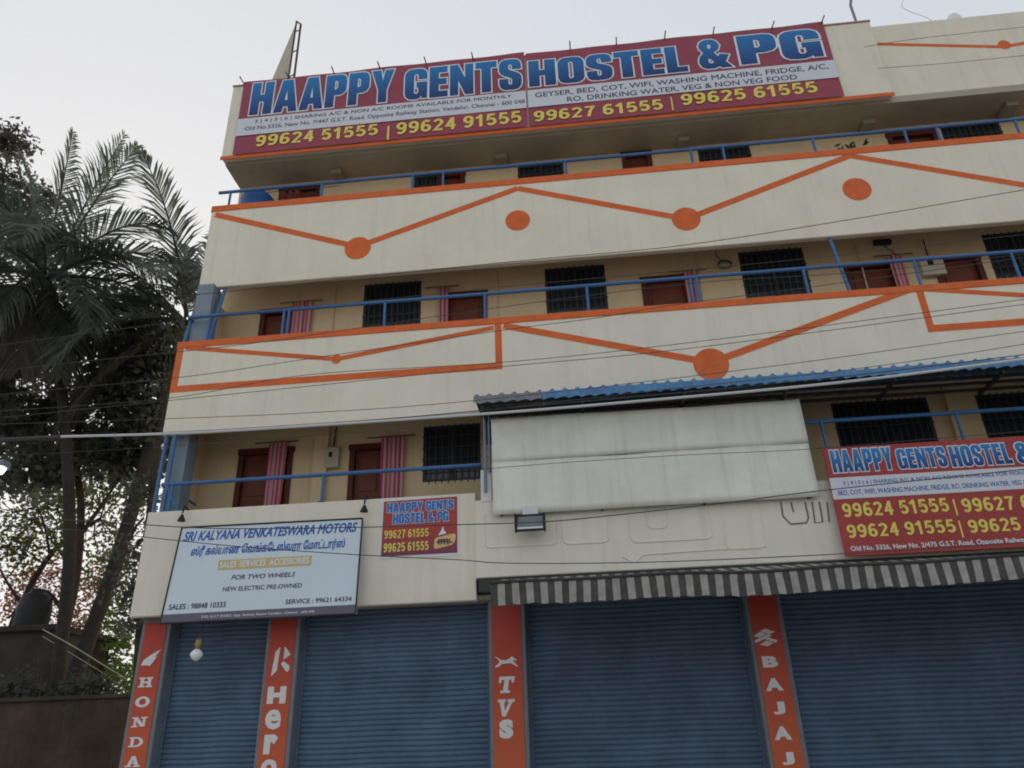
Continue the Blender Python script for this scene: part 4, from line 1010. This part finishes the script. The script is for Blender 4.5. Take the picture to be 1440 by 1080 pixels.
def tree(name, label, cat, trunk, radii, limbs, blobs, leaf, m, group=None, nclus=16, per=26, bark=BARK, spread=.2):
    t = thing(name, label, cat, trunk[0], group)
    P = smooth_path([Vector(q) for q in trunk], 6); n = len(P)
    mb = MB(); mb.tube(P, [radii[0]+(radii[1]-radii[0])*i/(n-1) for i in range(n)], 9)
    cr = MB(); top = P[-1]
    for lb in limbs:
        Q = smooth_path([Vector(q) for q in lb], 6); mb.tube(Q, [radii[1]*.9*(1-.75*i/(len(Q)-1)) for i in range(len(Q))], 6)
    for (c, r) in blobs:
        c = Vector(c)
        near = min(P[n//3:], key=lambda q: (q-c).length)
        md = near.lerp(c, .5)+Vector((random.uniform(-.2,.2),random.uniform(-.2,.2),random.uniform(0,.25)))
        mb.tube(smooth_path([near, md, c], 4), [radii[1]*.5*(1-.8*i/8) for i in range(9)], 5)
        for k in range(nclus):
            d = Vector((random.gauss(0,1),random.gauss(0,1),random.gauss(0,1))).normalized()*r*random.uniform(.35,1.0)**.6
            cc = c+d
            if k % 3 == 0: mb.tube([c, c+d*.5+Vector((0,0,.05)), cc], [.018,.012,.005], 4)
            for j in range(per):
                q = cc+Vector((random.gauss(0,spread),random.gauss(0,spread),random.gauss(0,spread*.8)))
                a = Vector((random.gauss(0,1),random.gauss(0,1),random.gauss(-.3,.7))).normalized()
                s_ = a.cross(Vector((random.gauss(0,1),random.gauss(0,1),random.gauss(0,1)))).normalized()
                l = leaf*random.uniform(.6,1.25); wd = l*.27
                cr.add([q, q+a*l*.45+s_*wd, q+a*l, q+a*l*.45-s_*wd], [(0,1,2,3)])
    mb.build('trunk', bark, t, True); cr.build('crown', m, t)
    return t
def bl(lst, Y, jit=.6): return [(W(a, b, Y+random.uniform(-jit, jit)), r) for a, b, r in lst]
YT = 4.6
tree('broadleaf_tree', 'dark broadleaf tree with a slender bare trunk standing between the two palms', 'tree',
     [W(40,1110,YT), W(70,950,YT), W(104,830,YT), W(114,720,YT), W(108,640,YT), W(120,540,YT)], (.11,.06),
     [[W(92,865,YT), W(60,830,YT), W(10,870,YT-.3)], [W(108,760,YT), W(150,700,YT), W(200,620,YT+.3)]],
     bl([(40,560,1.0),(105,520,1.0),(170,500,.95),(205,560,.8),(150,590,.85),(80,610,.9),(20,640,.85),(30,480,1.0),(100,450,1.0),(185,450,.9),(200,640,.55),(-30,560,1.0),(150,640,.5),(60,660,.6),(225,500,.7),(130,430,.8),(215,600,.5)], YT), .22, TLEAF, nclus=26, per=32)
YT2 = 12.0
tree('thin_tree', 'thin branching tree with small sparse leaves seen against the bright sky at lower left', 'tree',
     [W(-10,1090,YT2), W(5,930,YT2), W(30,850,YT2), W(80,770,YT2), W(140,730,YT2)], (.14,.06),
     [[W(30,850,YT2), W(0,800,YT2), W(-20,740,YT2)], [W(80,770,YT2), W(100,800,YT2), W(110,830,YT2)], [W(70,780,YT2), W(60,730,YT2), W(40,690,YT2)]],
     bl([(20,720,.9),(60,740,.8),(120,740,.9),(170,700,.9),(180,760,.8),(100,690,.8),(30,780,.7),(150,800,.6),(195,830,.6),(-10,770,.8),(140,670,.8),(70,690,.7)], YT2, 1), .17, SLEAF, nclus=22, per=22, spread=.3)
YT3 = 8.0
tree('broadleaf_tree', 'dull brown-green broadleaf tree rising at the left edge behind the larger palm', 'tree',
     [W(-60,1100,YT3), W(-60,800,YT3), W(-40,500,YT3), W(-10,330,YT3)], (.3,.12), [],
     bl([(-30,330,1.3),(0,250,.8),(15,200,.45),(25,330,1.0),(50,290,.7),(-30,430,1.3),(30,430,1.2),(70,370,.9),(20,520,1.2),(5,600,1.2),(60,480,1.0)], YT3), .2, leaf_mat('dull_leaf', (.055,.055,.045), (.11,.10,.075), .35), nclus=30, per=30, spread=.26)
YT4 = 6.0
tree('green_shrub', 'bright green shrub lit from behind, left of the leftmost pillar sign', 'shrub',
     [W(150,1060,YT4), W(152,990,YT4), W(150,930,YT4)], (.06,.03), [],
     bl([(150,905,.4),(165,930,.4),(140,940,.35),(160,960,.4),(170,890,.35),(145,870,.3),(178,950,.3)], YT4, .4), .13, LGREEN, nclus=12, per=20, spread=.12)
YT5 = 14.0
tree('flowering_bush', 'sparse reddish flowering bush high behind the dark water tank', 'shrub',
     [W(100,1080,YT5), W(95,960,YT5), W(85,870,YT5)], (.1,.05), [],
     bl([(30,825,.6),(70,815,.6),(115,815,.6),(140,830,.5),(90,850,.6),(100,900,.6),(115,880,.5),(20,850,.5),(130,910,.5)], YT5, .8), .15, BOUG, nclus=18, per=20, spread=.28)
tree('dark_tree', 'dark leaning tree with bare stem close against the left corner of the building', 'tree',
     [W(190,1080,2.6), W(196,920,2.6), W(205,790,2.6), W(222,620,2.6)], (.1,.07), [],
     bl([(190,770,.35),(185,830,.3),(205,700,.3),(225,560,.5),(240,480,.5),(250,400,.45),(195,860,.25)], 2.6, .3), .13, TLEAF, nclus=11, per=20, spread=.16)

# ---------------------------------------------------------------- compound wall, shed and tank at lower left
BRICK = mat('old_plaster', (.07,.05,.038), .95, .55, 1.1, .7, 9, streak=.7, dirt=(.022,.02,.018))
YWL = 2.2
t = thing('compound_wall', 'low dark brown plastered compound wall at the bottom left', 'wall', (-14, YWL, 0))
zt_ = Z(90, 985, YWL)
MB().bevbox(-26, XL-.1, YWL, YWL+.22, 0, zt_, .01).build('wall_body', BRICK, t)
MB().bevbox(-26, XL-.1, YWL-.04, YWL+.26, zt_+.002, zt_+.07, .01).build('coping', BRICK, t)
YSH = 4.0
a, b = W(-90, 880, YSH), W(84, 880, YSH)
t = thing('roadside_shed', 'dark shed with flat roof behind the compound wall', 'shed', ((a.x+b.x)/2, YSH+1, 0))
zr_ = Z(40, 880, YSH)
MB().box(a.x, b.x-.1, YSH, YSH+2, 0, zr_-.12).build('shed_wall', mat('shed_wall', (.05,.045,.042), .95, .3, 3, .3, 10), t)
MB().bevbox(a.x-.1, b.x, YSH-.12, YSH+2.1, zr_-.119, zr_, .02).build('shed_roof', mat('shed_roof', (.04,.038,.036), .95, .3, 3), t)
MB().box(a.x+.6, a.x+1.3, YSH-.02, YSH+.01, 1.2, 2.2).build('shutter_panel', RUST, t)
p = W(45, 872, YSH+.5); rr = .34; hh = Z(45, 832, YSH+.5)-zr_
t = thing('water_tank', 'black ribbed plastic water tank on the shed roof', 'water tank', (p.x, YSH+.5, zr_))
MB().lathe((p.x, YSH+.5, zr_+.001), [(rr*.95,0),(rr,.05),(rr*.96,.14),(rr,.22),(rr*.96,.3),(rr,.38),(rr*.85,hh*.85),(rr*.45,hh*.97)], 24).build('tank_body', BLACK, t, True)
MB().lathe((p.x, YSH+.5, zr_+hh*.97+.002), [(rr*.42,0),(rr*.42,.06),(rr*.2,.08)], 16).build('lid', BLACK, t)

# ---------------------------------------------------------------- lit street lamp at the far left edge
LAMP = bpy.data.materials.new('lamp_lit'); LAMP.use_nodes = True
_e = LAMP.node_tree.nodes.new('ShaderNodeEmission'); _e.inputs[0].default_value = (.97, 1, .96, 1); _e.inputs[1].default_value = 1.6
LAMP.node_tree.links.new(_e.outputs[0], LAMP.node_tree.nodes['Material Output'].inputs[0])
YL = -3.0
p = W(-5, 664, YL)
t = thing('street_lamp', 'small lit white street lamp at the far left edge, among dark foliage', 'street lamp', (p.x-2.2, YL, 0))
MB().tube([(p.x-2.2,YL,0),(p.x-2.2,YL,p.z-.6),(p.x-2.1,YL,p.z+.02),(p.x-1.6,YL,p.z+.12),(p.x-.3,YL,p.z+.1)], [.07,.06,.045,.04,.035], 10).build('pole', STEEL, t, True)
MB().bevbox(p.x-.22, p.x+.11, YL-.08, YL+.08, p.z+.055, p.z+.13, .02).build('housing', PILLAR, t)
MB().lathe((p.x,YL,p.z-.03), [(.03,0),(.07,.03),(.09,.084)], 18).build('lamp_glass', LAMP, t, True)

for px_, nm_ in ((25,'low dark weed clump growing over the compound wall below the water tank'), (118,'low dark weed clump over the compound wall beside the leaning trunk')):
    yy_ = YWL+.45
    tree('weed_shrub', nm_, 'shrub', [W(px_,1090,yy_), W(px_+3,1030,yy_), W(px_+6,985,yy_)], (.04,.02), [],
         bl([(px_-20,980,.26),(px_,968,.28),(px_+18,982,.26),(px_+34,975,.2),(px_-34,990,.22)], yy_, .15), .12, TLEAF, nclus=10, per=16, spread=.1)
